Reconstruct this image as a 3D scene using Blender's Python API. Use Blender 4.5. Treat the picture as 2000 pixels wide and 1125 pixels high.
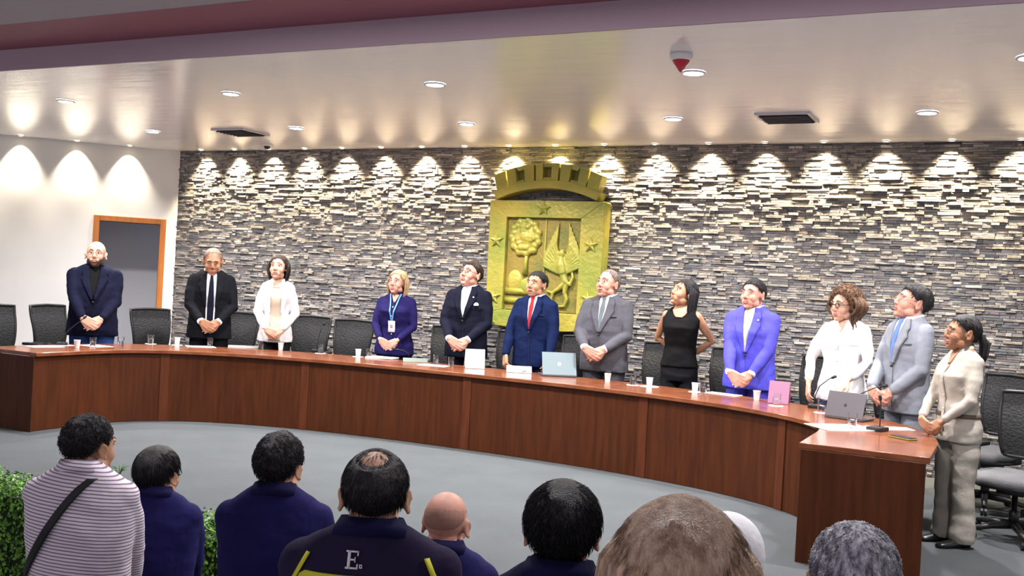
import bpy, bmesh, math, random
from math import sin, cos, pi, radians, sqrt, atan2
from mathutils import Vector, Matrix, noise
from mathutils.bvhtree import BVHTree

for o in list(bpy.data.objects):
    bpy.data.objects.remove(o)
S = bpy.context.scene
COL = S.collection
V = Vector
random.seed(7)

# ------------------------------------------------------------------ camera
CAM_H = 1.63
F_PX, YAW, PITCH, ROLL = 1966.94, 0.4620, 0.0053, 0.0547
fwd = V((-sin(YAW) * cos(PITCH), cos(YAW) * cos(PITCH), -sin(PITCH)))
rgt = V((cos(YAW), sin(YAW), 0))
upv = rgt.cross(fwd)
rg = rgt * cos(ROLL) + upv * sin(ROLL)
up = -rgt * sin(ROLL) + upv * cos(ROLL)
cd = bpy.data.cameras.new('camera')
cam = bpy.data.objects.new('camera', cd)
COL.objects.link(cam)
M = Matrix((rg, up, -fwd)).transposed().to_4x4()
M.translation = V((0, 0, CAM_H))
cam.matrix_world = M
cd.sensor_width = 36
cd.lens = F_PX * 36 / 2000
cd.clip_start = 0.05
S.camera = cam

# ------------------------------------------------------------------ view + world
S.view_settings.view_transform = 'Standard'
S.view_settings.look = 'None'
S.view_settings.gamma = 1
S.view_settings.use_curve_mapping = False
S.view_settings.exposure = 0.92
W = bpy.data.worlds.new('world')
S.world = W
W.use_nodes = True
W.node_tree.nodes['Background'].inputs[0].default_value = (0.84, 0.78, 0.88, 1)
W.node_tree.nodes['Background'].inputs[1].default_value = 0.46

YW = 10.36          # back wall plane
HC = 3.19           # stage ceiling
HD = 0.737          # desk top
YS = 5.71           # edge of the stage ceiling


def light(name, kind, loc, energy, color=(1, 1, 1), parent=None, aim=None, **kw):
    d = bpy.data.lights.new(name, kind)
    d.energy = energy
    d.color = color
    for k, v in kw.items():
        setattr(d, k, v)
    o = bpy.data.objects.new(name, d)
    COL.objects.link(o)
    o.location = loc
    if aim is not None:
        o.rotation_euler = V(aim).to_track_quat('-Z', 'Y').to_euler()
    if parent:
        o.parent = parent
    return o


# ceiling panels over the public seating, above the picture
for x in (-4.6, -2.9, -1.2, 0.5):
    light('audience_lamp', 'AREA', (x, 4.0, 3.34), 26, (1.0, 0.96, 0.98), shape='SQUARE', size=0.4)

# ------------------------------------------------------------------ materials
MATS = {}


def mat(name, color=(0.5, 0.5, 0.5), rough=0.6, metal=0.0, spec=0.5, var=0.0, vscale=8.0, bump=0.0, bscale=40.0,
        stretch=(1, 1, 1), emit=0.0, trans=0.0, coat=0.0, sss=0.0, color2=None, sheen=0.0, ior=1.45, island=0.0):
    if name in MATS:
        return MATS[name]
    m = bpy.data.materials.new(name)
    m.use_nodes = True
    nt = m.node_tree
    b = nt.nodes['Principled BSDF']
    b.inputs['Base Color'].default_value = (*color, 1)
    b.inputs['Roughness'].default_value = rough
    b.inputs['Metallic'].default_value = metal
    b.inputs['Specular IOR Level'].default_value = spec
    b.inputs['IOR'].default_value = ior
    b.inputs['Transmission Weight'].default_value = trans
    b.inputs['Coat Weight'].default_value = coat
    b.inputs['Coat Roughness'].default_value = 0.1
    if sheen:
        b.inputs['Sheen Weight'].default_value = sheen
    if sss:
        b.inputs['Subsurface Weight'].default_value = sss
        b.inputs['Subsurface Radius'].default_value = (0.01, 0.004, 0.002)
        b.inputs['Subsurface Scale'].default_value = 1.0
    if emit:
        b.inputs['Emission Color'].default_value = (*color, 1)
        b.inputs['Emission Strength'].default_value = emit
    tc = nt.nodes.new('ShaderNodeTexCoord')
    mp = nt.nodes.new('ShaderNodeMapping')
    mp.inputs['Scale'].default_value = stretch
    nt.links.new(tc.outputs['Object'], mp.inputs[0])
    if var or color2:
        n = nt.nodes.new('ShaderNodeTexNoise')
        n.inputs['Scale'].default_value = vscale
        n.inputs['Detail'].default_value = 5
        nt.links.new(mp.outputs[0], n.inputs['Vector'])
        r = nt.nodes.new('ShaderNodeValToRGB')
        c2 = color2 or tuple(min(1, c * (1 + var)) for c in color)
        c1 = color if color2 else tuple(c * (1 - var) for c in color)
        r.color_ramp.elements[0].position = 0.35
        r.color_ramp.elements[1].position = 0.65
        r.color_ramp.elements[0].color = (*c1, 1)
        r.color_ramp.elements[1].color = (*c2, 1)
        nt.links.new(n.outputs[0], r.inputs[0])
        out = r.outputs[0]
        if island:
            g = nt.nodes.new('ShaderNodeNewGeometry')
            hs = nt.nodes.new('ShaderNodeHueSaturation')
            mr = nt.nodes.new('ShaderNodeMapRange')
            mr.inputs[3].default_value = 1 - island
            mr.inputs[4].default_value = 1 + island
            nt.links.new(g.outputs['Random Per Island'], mr.inputs[0])
            nt.links.new(mr.outputs[0], hs.inputs['Value'])
            nt.links.new(out, hs.inputs['Color'])
            out = hs.outputs[0]
        nt.links.new(out, b.inputs['Base Color'])
    if bump:
        n2 = nt.nodes.new('ShaderNodeTexNoise')
        n2.inputs['Scale'].default_value = bscale
        n2.inputs['Detail'].default_value = 3
        nt.links.new(mp.outputs[0], n2.inputs['Vector'])
        bp = nt.nodes.new('ShaderNodeBump')
        bp.inputs['Strength'].default_value = bump
        bp.inputs['Distance'].default_value = 0.02
        nt.links.new(n2.outputs[0], bp.inputs['Height'])
        nt.links.new(bp.outputs[0], b.inputs['Normal'])
    MATS[name] = m
    return m


def fabric(name, color, rough=0.85, bump=0.35, bscale=14, **kw):
    return mat(name, color, rough=rough, spec=0.15, bump=bump, bscale=bscale, var=0.10, vscale=6, **kw)


SKIN = {k: mat('skin_' + k, c, rough=0.5, spec=0.4, sss=0.15, var=0.06, vscale=20) for k, c in dict(
    fair=(0.56, 0.32, 0.23), rosy=(0.54, 0.27, 0.20), tan=(0.42, 0.22, 0.13), brown=(0.33, 0.16, 0.09),
    olive=(0.55, 0.31, 0.20)).items()}
EYEW = mat('eye_white', (0.75, 0.73, 0.70), rough=0.3)
IRIS = mat('iris_dark', (0.03, 0.015, 0.01), rough=0.2)
BROW = mat('brow_dark', (0.05, 0.03, 0.02), rough=0.9)
LIP = mat('lip', (0.45, 0.15, 0.12), rough=0.5)
MOUTH = mat('mouth_dark', (0.05, 0.01, 0.01), rough=0.8)


def hairmat(name, c, c2=None, rough=0.42):
    return mat(name, c, rough=rough, spec=0.4, color2=c2 or tuple(x * 1.8 for x in c), vscale=30,
               stretch=(3, 3, 0.6), bump=0.5, bscale=120, island=0.5)


H_BLACK = hairmat('hair_black', (0.008, 0.007, 0.008), (0.018, 0.016, 0.018))
H_DARK = hairmat('hair_dark_brown', (0.018, 0.011, 0.008), (0.035, 0.02, 0.014))
H_BROWN = hairmat('hair_brown', (0.10, 0.055, 0.03), (0.22, 0.13, 0.075), 0.33)
H_LBROWN = hairmat('hair_light_brown', (0.26, 0.16, 0.10), (0.55, 0.38, 0.26), 0.24)
H_CURL = hairmat('hair_curly_brown', (0.07, 0.035, 0.018), (0.17, 0.09, 0.045), 0.5)
H_BLOND = hairmat('hair_blonde', (0.28, 0.17, 0.08), (0.50, 0.35, 0.19), 0.45)
H_GREY = hairmat('hair_grey', (0.16, 0.16, 0.18), (0.75, 0.75, 0.82), 0.6)
H_SALT = hairmat('hair_salt', (0.13, 0.085, 0.06), (0.28, 0.20, 0.16), 0.6)
H_THIN = hairmat('hair_thin', (0.12, 0.09, 0.08), (0.22, 0.17, 0.15), 0.7)


# ------------------------------------------------------------------ mesh helpers
class MB:
    def __init__(s):
        s.v = []
        s.f = []
        s.m = []

    def add(s, vs, fs, mi=0):
        b = len(s.v)
        s.v += [tuple(p) for p in vs]
        s.f += [tuple(i + b for i in f) for f in fs]
        s.m += [mi] * len(fs)
        return s

    def box(s, lo, hi, mi=0, rot=None, org=None):
        x0, y0, z0 = lo
        x1, y1, z1 = hi
        vs = [V(p) for p in ((x0, y0, z0), (x1, y0, z0), (x1, y1, z0), (x0, y1, z0), (x0, y0, z1), (x1, y0, z1), (x1, y1, z1), (x0, y1, z1))]
        if rot is not None:
            org = V(org or (0, 0, 0))
            vs = [org + rot @ (p) for p in vs]
        s.add(vs, [(0, 3, 2, 1), (4, 5, 6, 7), (0, 1, 5, 4), (1, 2, 6, 5), (2, 3, 7, 6), (3, 0, 4, 7)], mi)
        return s

    def rings(s, rings, mi=0, cap=True, closed=False):
        n = len(rings[0])
        b = len(s.v)
        for r in rings:
            s.v += [tuple(p) for p in r]
        R = len(rings)
        for i in range(R if closed else R - 1):
            j = (i + 1) % R
            for k in range(n):
                l = (k + 1) % n
                s.f.append((b + i * n + k, b + i * n + l, b + j * n + l, b + j * n + k))
                s.m.append(mi)
        if cap and not closed:
            s.f.append(tuple(b + k for k in range(n))[::-1])
            s.f.append(tuple(b + (R - 1) * n + k for k in range(n)))
            s.m += [mi, mi]
        return s

    def loft(s, secs, n=24, mi=0, e=2.2):
        """secs: (z, rx, ry[, cx, cy]) horizontal super-ellipses"""
        rs = []
        for q in secs:
            z, rx, ry = q[:3]
            cx, cy = (q[3], q[4]) if len(q) > 4 else (0, 0)
            r = []
            for k in range(n):
                a = 2 * pi * k / n
                r.append((cx + rx * abs(cos(a)) ** (2 / e) * (1 if cos(a) >= 0 else -1),
                          cy + ry * abs(sin(a)) ** (2 / e) * (1 if sin(a) >= 0 else -1), z))
            rs.append(r)
        return s.rings(rs, mi)

    def tube(s, pts, rad, n=10, mi=0, flat=1.0, side=None):
        pts = [V(p) for p in pts]
        if not isinstance(rad, (list, tuple)):
            rad = [rad] * len(pts)
        t0 = (pts[1] - pts[0]).normalized()
        a = V(side) if side is not None else (V((0, 0, 1)) if abs(t0.z) < 0.9 else V((1, 0, 0)))
        rs = []
        for i, p in enumerate(pts):
            t = (pts[min(i + 1, len(pts) - 1)] - pts[max(i - 1, 0)]).normalized()
            u = (a - t * a.dot(t))
            u = u.normalized() if u.length > 1e-6 else t.orthogonal().normalized()
            w = t.cross(u)
            a = u
            rs.append([p + u * cos(2 * pi * k / n) * rad[i] + w * sin(2 * pi * k / n) * rad[i] * flat for k in range(n)])
        return s.rings(rs, mi)

    def ell(s, c, r, rot=None, n=16, m=10, mi=0):
        c = V(c)
        if not isinstance(r, (tuple, list)):
            r = (r, r, r)
        vs = []
        for i in range(1, m):
            th = pi * i / m
            for k in range(n):
                a = 2 * pi * k / n
                vs.append(V((r[0] * sin(th) * cos(a), r[1] * sin(th) * sin(a), r[2] * cos(th))))
        vs.append(V((0, 0, r[2])))
        vs.append(V((0, 0, -r[2])))
        if rot is not None:
            vs = [rot @ q for q in vs]
        vs = [q + c for q in vs]
        fs = []
        for i in range(m - 2):
            for k in range(n):
                l = (k + 1) % n
                fs.append((i * n + k, (i + 1) * n + k, (i + 1) * n + l, i * n + l))
        T = (m - 1) * n
        for k in range(n):
            l = (k + 1) % n
            fs.append((T, k, l))
            fs.append((T + 1, (m - 2) * n + l, (m - 2) * n + k))
        s.add(vs, fs, mi)
        return s

    def limb(s, pts, rad, n=14, mi=0):
        """tapered tube with a ball at each joint"""
        s.tube(pts, rad, n, mi)
        for p, r in zip(pts, rad):
            s.ell(p, r * 0.995, None, n, 8, mi)
        return s

    def prism(s, poly, y0, y1, mi=0, axis='y'):
        n = len(poly)
        vs = [(x, y0, z) for x, z in poly] + [(x, y1, z) for x, z in poly]
        if axis == 'z':
            vs = [(x, z, y0) for x, z in poly] + [(x, z, y1) for x, z in poly]
        fs = [tuple(range(n)), tuple(range(2 * n - 1, n - 1, -1))]
        for k in range(n):
            l = (k + 1) % n
            fs.append((k, k + n, l + n, l))
        s.add(vs, fs, mi)
        return s

    def xf(s, M):
        s.v = [tuple(M @ V(p)) for p in s.v]
        return s

    def mesh(s, name='m', mats=(), smooth=True, fix=True):
        me = bpy.data.meshes.new(name)
        me.from_pydata(s.v, [], s.f)
        for m in mats:
            me.materials.append(m)
        if len(mats) > 1:
            me.polygons.foreach_set('material_index', s.m)
        if fix:
            bm = bmesh.new()
            bm.from_mesh(me)
            bmesh.ops.recalc_face_normals(bm, faces=bm.faces)
            bm.to_mesh(me)
            bm.free()
        me.polygons.foreach_set('use_smooth', [smooth] * len(me.polygons))
        me.update()
        return me

    def build(s, name, mats, parent=None, smooth=True, bevel=0, label=None, sharp=None, fix=True):
        if not isinstance(mats, (list, tuple)):
            mats = [mats]
        me = s.mesh(name, mats, smooth, fix)
        if sharp:
            try:
                me.set_sharp_from_angle(angle=radians(sharp))
            except Exception:
                pass
        return link(name, me, parent, bevel, label)


def link(name, me, parent=None, bevel=0, label=None):
    o = bpy.data.objects.new(name, me)
    COL.objects.link(o)
    if parent:
        o.parent = parent
    if bevel:
        b = o.modifiers.new('bevel', 'BEVEL')
        b.width = bevel
        b.segments = 2
        b.limit_method = 'ANGLE'
    if label:
        o['label'] = label
    return o


def tag(o, label, cat, group=None):
    o['label'] = label
    o['category'] = cat
    if group:
        o['group'] = group
    return o


def empty(name, loc, rz=0, label=None, cat=None, group=None):
    o = bpy.data.objects.new(name, None)
    COL.objects.link(o)
    o.empty_display_size = 0.1
    o.location = loc
    o.rotation_euler = (0, 0, rz)
    if label:
        tag(o, label, cat, group)
    return o


def struct(o):
    o['kind'] = 'structure'
    return o


def copy_tree(o, parent=None):
    c = o.copy()
    COL.objects.link(c)
    c.parent = parent
    for ch in list(o.children):
        copy_tree(ch, c)
    return c


def remesh(mb, voxel, it=3, fac=0.5):
    me = mb.mesh('tmp')
    o = bpy.data.objects.new('tmp', me)
    COL.objects.link(o)
    r = o.modifiers.new('r', 'REMESH')
    r.mode = 'VOXEL'
    r.voxel_size = voxel
    r.use_smooth_shade = True
    if it:
        sm = o.modifiers.new('s', 'SMOOTH')
        sm.factor = fac
        sm.iterations = it
    dg = bpy.context.evaluated_depsgraph_get()
    out = bpy.data.meshes.new_from_object(o.evaluated_get(dg))
    bpy.data.objects.remove(o)
    bpy.data.meshes.remove(me)
    out.polygons.foreach_set('use_smooth', [True] * len(out.polygons))
    return out


def displace(me, fn, zmin=None):
    ns = [v.normal.copy() for v in me.vertices]
    co = []
    for v, n in zip(me.vertices, ns):
        p = v.co + n * fn(v.co)
        if zmin is not None and p.z < zmin:
            p.z = zmin
        co += [p.x, p.y, p.z]
    me.vertices.foreach_set('co', co)
    me.update()


def join_meshes(base, extra_mb, mats, shift=1):
    """adds an MB (its material numbers already counted from the list mats) to a remeshed mesh"""
    ex = extra_mb.mesh('ex', mats)
    base.materials.clear()
    for m in mats:
        base.materials.append(m)
    bm = bmesh.new()
    bm.from_mesh(base)
    bm.from_mesh(ex)
    bm.to_mesh(base)
    bm.free()
    bpy.data.meshes.remove(ex)
    return base


def lerp(a, b, t):
    return a + (b - a) * t


def piece(tab, x):
    if x <= tab[0][0]:
        return tab[0][1]
    for (a, va), (b, vb) in zip(tab, tab[1:]):
        if x <= b:
            return lerp(va, vb, (x - a) / (b - a))
    return tab[-1][1]


# ================================================================== SETTING
M_WHITE = mat('white_paint', (0.74, 0.74, 0.74), rough=0.55, var=0.03, vscale=2)
M_CEIL = mat('gloss_ceiling', (0.88, 0.85, 0.86), rough=0.20, spec=0.5, ior=2.2, bump=0.25, bscale=1.6, stretch=(1, 3.5, 1))
M_MAUVE = mat('mauve_paint', (0.42, 0.31, 0.37), rough=0.6)
M_MAROON = mat('maroon_paint', (0.30, 0.085, 0.125), rough=0.55)
M_GREYC = mat('grey_ceiling', (0.42, 0.38, 0.42), rough=0.7)
M_CARPET = mat('carpet', (0.098, 0.108, 0.113), rough=0.95, spec=0.1, var=0.05, vscale=2.2, bump=0.5, bscale=300)
M_BLACKM = mat('matte_black', (0.012, 0.012, 0.013), rough=0.6)


def wood(name, c1, c2, rough=0.35, stretch=(9, 9, 0.7), coat=0.15):
    return mat(name, c1, color2=c2, vscale=3.0, stretch=stretch, rough=rough, spec=0.25, coat=coat)


M_WPANEL = wood('desk_panel_wood', (0.050, 0.0115, 0.002), (0.076, 0.0185, 0.0035), 0.55, coat=0.0)
M_WPIL = wood('desk_pilaster_wood', (0.075, 0.019, 0.006), (0.105, 0.028, 0.009), 0.48, coat=0.0)
M_WTOP = wood('desk_top_wood', (0.15, 0.045, 0.018), (0.23, 0.078, 0.033), 0.24, (2, 2, 6), 0.3)
M_WDOOR = wood('door_frame_wood', (0.36, 0.12, 0.028), (0.46, 0.17, 0.045), 0.4)

# floor of the stage and the lower public floor
fl = MB()
fl.box((-14, 4.45, -0.4), (2.6, YW + 0.2, 0))
struct(fl.build('floor', M_CARPET, smooth=False))
fl = MB()
fl.box((-14, 2.40, -0.5), (2.6, 4.45, -0.35)).box((-14, -1.5, -0.5), (2.6, 2.40, -0.10))
struct(fl.build('floor_lower', M_CARPET, smooth=False))
# ceilings
ce = MB()
ce.box((-14, YS, HC), (2.6, YW + 0.2, HC + 0.1))
struct(ce.build('ceiling', M_CEIL, smooth=False))
ce = MB()
ce.box((-14, YS - 0.02, HC), (2.6, YS - 0.001, HC + 0.175))
struct(ce.build('trim_1', M_MAUVE, smooth=False))
ce = MB()
ce.box((-14, 5.06, HC + 0.175), (2.6, YS, HC + 0.25))
struct(ce.build('trim_2', M_MAROON, smooth=False))
ce = MB().box((-14, -1.5, HC + 0.176), (2.6, 5.06, HC + 0.25))
struct(ce.build('ceiling_lower_room', M_GREYC, smooth=False))
# right wall (out of view)
struct(MB().box((2.6, -1.5, -0.5), (2.7, YW + 0.2, 3.7)).build('wall_right', M_WHITE, smooth=False))

# back wall: individually laid ledge stones
def stone_mat():
    m = bpy.data.materials.new('ledge_stone')
    m.use_nodes = True
    nt = m.node_tree
    b = nt.nodes['Principled BSDF']
    b.inputs['Roughness'].default_value = 0.6
    b.inputs['Specular IOR Level'].default_value = 0.5
    g = nt.nodes.new('ShaderNodeNewGeometry')
    r = nt.nodes.new('ShaderNodeValToRGB')
    el = r.color_ramp.elements
    cols = [(0.0, (0.13, 0.13, 0.14)), (0.25, (0.20, 0.195, 0.205)), (0.5, (0.31, 0.295, 0.29)), (0.62, (0.27, 0.22, 0.19)),
            (0.74, (0.40, 0.375, 0.355)), (0.88, (0.19, 0.185, 0.20)), (1.0, (0.54, 0.51, 0.49))]
    el[0].position, el[0].color = cols[0][0], (*cols[0][1], 1)
    el[1].position, el[1].color = cols[-1][0], (*cols[-1][1], 1)
    for p, c in cols[1:-1]:
        e = el.new(p)
        e.color = (*c, 1)
    nt.links.new(g.outputs['Random Per Island'], r.inputs[0])
    tc = nt.nodes.new('ShaderNodeTexCoord')
    mp = nt.nodes.new('ShaderNodeMapping')
    mp.inputs['Scale'].default_value = (1, 1, 2.6)
    nt.links.new(tc.outputs['Object'], mp.inputs[0])
    n = nt.nodes.new('ShaderNodeTexNoise')
    n.inputs['Scale'].default_value = 16
    n.inputs['Detail'].default_value = 8
    n.inputs['Roughness'].default_value = 0.7
    nt.links.new(mp.outputs[0], n.inputs['Vector'])
    mx = nt.nodes.new('ShaderNodeMixRGB')
    mx.blend_type = 'OVERLAY'
    mx.inputs[0].default_value = 0.75
    nt.links.new(r.outputs[0], mx.inputs[1])
    nt.links.new(n.outputs[0], mx.inputs[2])
    nt.links.new(mx.outputs[0], b.inputs['Base Color'])
    bp = nt.nodes.new('ShaderNodeBump')
    bp.inputs['Strength'].default_value = 0.9
    bp.inputs['Distance'].default_value = 0.03
    nt.links.new(n.outputs[0], bp.inputs['Height'])
    nt.links.new(bp.outputs[0], b.inputs['Normal'])
    return m


sw = MB()
z = 0.0
rs = random.Random(3)
while z < HC:
    h = rs.uniform(0.018, 0.031)
    x = -10.42 - rs.uniform(0, 0.2)
    while x < 2.6:
        l = rs.choice((rs.uniform(0.04, 0.10), rs.uniform(0.08, 0.22)))
        d = rs.uniform(0.0, 0.020) if rs.random() < .8 else rs.uniform(0.018, 0.032)
        y = YW + 0.02 - d
        zz = z + h - 0.0015
        t = rs.uniform(-0.006, 0.006)
        x1 = min(x + l - 0.002, 2.6)
        x0 = max(x, -10.40)
        if x1 > x0 + 0.01:
            c = 0.004
            q = [(x0, y + c, z), (x1, y + c + t, z), (x1, y + c + t, zz), (x0, y + c, zz),
                 (x0 + c, y, z + c), (x1 - c, y + t, z + c), (x1 - c, y + t, zz - c), (x0 + c, y, zz - c),
                 (x0, YW + 0.05, z), (x1, YW + 0.05, z), (x1, YW + 0.05, zz), (x0, YW + 0.05, zz)]
            sw.add(q, [(4, 5, 6, 7), (0, 1, 5, 4), (1, 2, 6, 5), (2, 3, 7, 6), (3, 0, 4, 7),
                       (8, 9, 1, 0), (9, 10, 2, 1), (10, 11, 3, 2), (11, 8, 0, 3)])
        x += l
    z += h
sw.box((-10.6, YW + 0.03, 0), (2.6, YW + 0.2, HC))
struct(sw.build('wall_back', stone_mat(), smooth=False, fix=False))

# angled left wall with the doorway
LA = V((-10.37, 10.36, 0))
LD = V((-1.5, -1.66, 0)).normalized()
LN = V((LD.y, -LD.x, 0))       # away from the room
if LN.dot(V((1, -1, 0))) > 0:
    LN = -LN
LW = empty('wall_left', LA, atan2(LD.y, LD.x))
struct(LW)
sgn = 1 if (Matrix.Rotation(atan2(LD.y, LD.x), 3, 'Z') @ V((0, 1, 0))).dot(LN) > 0 else -1


def lbox(mb, x0, x1, d0, d1, z0, z1):
    mb.box((x0, min(d0 * sgn, d1 * sgn), z0), (x1, max(d0 * sgn, d1 * sgn), z1))
    return mb


DO0, DO1, DH = 0.215, 0.985, 2.16
w = MB()
lbox(w, 0, DO0, 0, 0.15, 0, HC)
lbox(w, DO1, 7.5, 0, 0.15, 0, HC)
lbox(w, DO0, DO1, 0, 0.15, DH, HC)
w.build('wall_panel', M_WHITE, LW, smooth=False)
dr = empty('door_1', LA, atan2(LD.y, LD.x))
struct(dr)
for nm, a in (('door_frame', (DO0 - 0.075, DO0, -0.02, 0.16, 0, DH + 0.075)), ('door_frame', (DO1, DO1 + 0.075, -0.02, 0.16, 0, DH + 0.075)),
              ('door_frame', (DO0, DO1, -0.02, 0.16, DH, DH + 0.075))):
    lbox(MB(), *a).build('door_frame', M_WDOOR, dr, smooth=False, bevel=0.006)
M_HALL = mat('hall_grey', (0.72, 0.73, 0.78), rough=0.7)
M_HALLD = mat('hall_dark', (0.10, 0.10, 0.11), rough=0.8)
hw = empty('wall_hallway', LA, atan2(LD.y, LD.x))
struct(hw)
lbox(MB(), -2.2, 2.6, 1.25, 1.35, 0, HC).build('hall_wall', M_HALL, hw, smooth=False)
lbox(MB(), -2.2, 2.6, 0.15, 1.35, 2.5, 2.55).build('hall_ceiling', M_HALLD, hw, smooth=False)
lbox(MB(), -2.2, -2.1, 0.2, 1.35, 0, 2.5).build('hall_wall', M_HALL, hw, smooth=False)
lbox(MB(), 2.5, 2.6, 0.15, 1.35, 0, 2.5).build('hall_wall', M_HALL, hw, smooth=False)
lbox(MB(), -2.2, 2.6, 0.15, 1.35, -0.05, 0.0).build('hall_floor', M_CARPET, hw, smooth=False)

# ================================================================== CEILING FITTINGS
M_LAMP = mat('lamp_disc', (1.0, 0.97, 0.98), emit=30)
M_TRIM = mat('white_trim', (0.8, 0.8, 0.8), rough=0.4)
M_WARML = mat('warm_lens', (1.0, 0.84, 0.55), emit=12)


def disc(r, z, n=24):
    return [(r * cos(2 * pi * k / n), r * sin(2 * pi * k / n), z) for k in range(n)]


DOWN_W = 225
rownames = ('wall-side row', 'front row')
posn = ('leftmost', 'second from left', 'middle', 'second from right', 'rightmost')
dl = None
for r, (y, x0) in enumerate(((8.75, -9.22), (6.93, -8.50))):
    for i in range(5):
        o = empty('ceiling_downlight', (x0 + 2.13 * i, y, HC), 0,
                  'round recessed white ceiling downlight, %s of the %s' % (posn[i], ('row nearer the stone wall', 'row nearer the mauve beam')[r]),
                  'ceiling light', 'recessed downlights in the glossy ceiling')
        mb = MB()
        mb.rings([disc(0.085, -0.001), disc(0.085, -0.012), disc(0.07, -0.014), disc(0.068, -0.002)], cap=False)
        mb.build('trim_ring', M_TRIM, o)
        MB().rings([disc(0.069, -0.004), disc(0.069, -0.010)]).build('lamp_disc', M_LAMP, o, smooth=False)
        light('downlight_lamp', 'SPOT', (0, 0, -0.03), DOWN_W, (1.0, 0.96, 0.95), parent=o, spot_size=radians(150), spot_blend=0.7,
              shadow_soft_size=0.06)

WALLNAMES = ['small warm spotlight above the stone wall, %s' % q for q in (
    'first from the corner at left', 'second from the corner at left', 'above the white blazer, third from the corner', 'fourth from the corner at left',
    'fifth from the corner at left', 'sixth from the corner at left', 'seventh from the corner at left', 'second to the left of the crown',
    'just left of the gilded crown', 'directly over the gilded crown', 'just right of the gilded crown', 'second to the right of the crown',
    'third to the right of the crown', 'fourth to the right of the crown', 'fifth to the right of the crown', 'sixth to the right of the crown',
    'seventh to the right of the crown', 'at the right picture edge')] + ['small warm spotlight above the stone wall beyond the right picture edge'] * 9
N_SP = 18
for i in range(N_SP):
    x = -9.88 + 0.5806 * i
    if x > 2.4:
        break
    o = empty('wall_spotlight', (x, YW - 0.13, HC), 0, WALLNAMES[i],
              'spotlight', 'spotlights along the stone wall')
    mb = MB()
    mb.rings([disc(0.035, -0.001, 16), disc(0.035, -0.012, 16), disc(0.026, -0.014, 16), disc(0.025, -0.003, 16)], cap=False)
    mb.build('trim_ring', M_TRIM, o)
    MB().rings([disc(0.0255, -0.004, 16), disc(0.0255, -0.009, 16)]).build('lens', M_WARML, o, smooth=False)
    light('spot_lamp', 'SPOT', (0, 0, -0.02), 190, (1.0, 0.80, 0.50), parent=o, aim=(0, 0.34, -1), spot_size=radians(84), spot_blend=1.0,
          shadow_soft_size=0.02)
for i, t in enumerate((0.66, 1.31, 1.98, 2.64, 3.3)):
    p = LA + LD * t - LN * 0.13
    nm = ('nearest the corner', 'second from the corner', 'third from the corner', 'fourth from the corner', 'farthest from the corner')[i]
    o = empty('wall_spotlight', (p.x, p.y, HC), 0, 'small warm spotlight washing the white wall, ' + nm, 'spotlight', 'spotlights along the white wall')
    mb = MB()
    mb.rings([disc(0.035, -0.001, 16), disc(0.035, -0.012, 16), disc(0.026, -0.014, 16), disc(0.025, -0.003, 16)], cap=False)
    mb.build('trim_ring', M_TRIM, o)
    MB().rings([disc(0.0255, -0.004, 16), disc(0.0255, -0.009, 16)]).build('lens', M_WARML, o, smooth=False)
    a = LN * 0.26 + V((0, 0, -1))
    light('spot_lamp', 'SPOT', (0, 0, -0.02), 75, (1.0, 0.86, 0.66), parent=o, aim=a, spot_size=radians(74), spot_blend=0.9, shadow_soft_size=0.02)

M_VENT = mat('vent_metal', (0.55, 0.56, 0.58), rough=0.4)
M_VDARK = mat('vent_dark', (0.02, 0.02, 0.022), rough=0.8)
for (x, y, lb) in ((-8.02, 8.92, 'square dark air vent in the ceiling near the dome camera'), (-1.83, 8.82, 'square grey air vent in the ceiling toward the right')):
    o = empty('ceiling_vent', (x, y, HC), 0, lb, 'air vent', 'ceiling air vents')
    MB().box((-0.22, -0.22, -0.012), (0.22, 0.22, -0.001)).build('backing', M_VDARK, o, smooth=False)
    f = MB()
    for a in (-1, 1):
        f.box((a * 0.22 - 0.012, -0.232, -0.02), (a * 0.22 + 0.012, 0.232, -0.001))
        f.box((-0.208, a * 0.22 - 0.012, -0.02), (0.208, a * 0.22 + 0.012, -0.001))
    f.build('frame', M_VENT, o, smooth=False)
    f = MB()
    for q in range(7):
        yy = -0.17 + q * 0.057
        f.box((-0.2, -0.018, -0.002), (0.2, 0.018, 0.002), rot=Matrix.Rotation(radians(35), 3, 'X'), org=(0, yy, -0.022))
    f.build('louvre', mat('vent_slat', (0.14, 0.145, 0.15), rough=.5), o, smooth=False)

o = empty('dome_camera', (-8.41, 9.84, HC), 0, 'small dark dome security camera under the ceiling', 'security camera')
MB().rings([disc(0.055, -0.001), disc(0.055, -0.025), disc(0.045, -0.03)]).build('base', M_TRIM, o)
MB().ell((0, 0, -0.03), (0.042, 0.042, 0.04)).build('dome', M_BLACKM, o)
o = empty('fire_alarm', (-2.03, 6.38, HC), 0, 'white ceiling fire alarm with red cone below', 'fire alarm')
MB().rings([disc(0.075, -0.001), disc(0.075, -0.03), disc(0.062, -0.045)]).build('base', M_TRIM, o)
MB().rings([disc(0.058, -0.045), disc(0.05, -0.06), disc(0.006, -0.12)]).build('beacon', mat('alarm_red', (0.45, 0.02, 0.04), rough=0.3), o, label='red cone-shaped beacon')

# ================================================================== COAT OF ARMS
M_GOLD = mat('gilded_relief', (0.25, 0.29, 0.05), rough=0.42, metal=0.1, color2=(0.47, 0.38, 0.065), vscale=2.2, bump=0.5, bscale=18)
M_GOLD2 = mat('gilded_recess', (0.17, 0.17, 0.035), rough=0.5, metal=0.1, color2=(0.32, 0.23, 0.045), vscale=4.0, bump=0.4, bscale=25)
EX, EY = -4.70, YW - 0.02
em = empty('coat_of_arms', (EX, EY, 1.1), 0, 'large gilded relief coat of arms with crown and winged creature on the stone wall', 'coat of arms')


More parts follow.
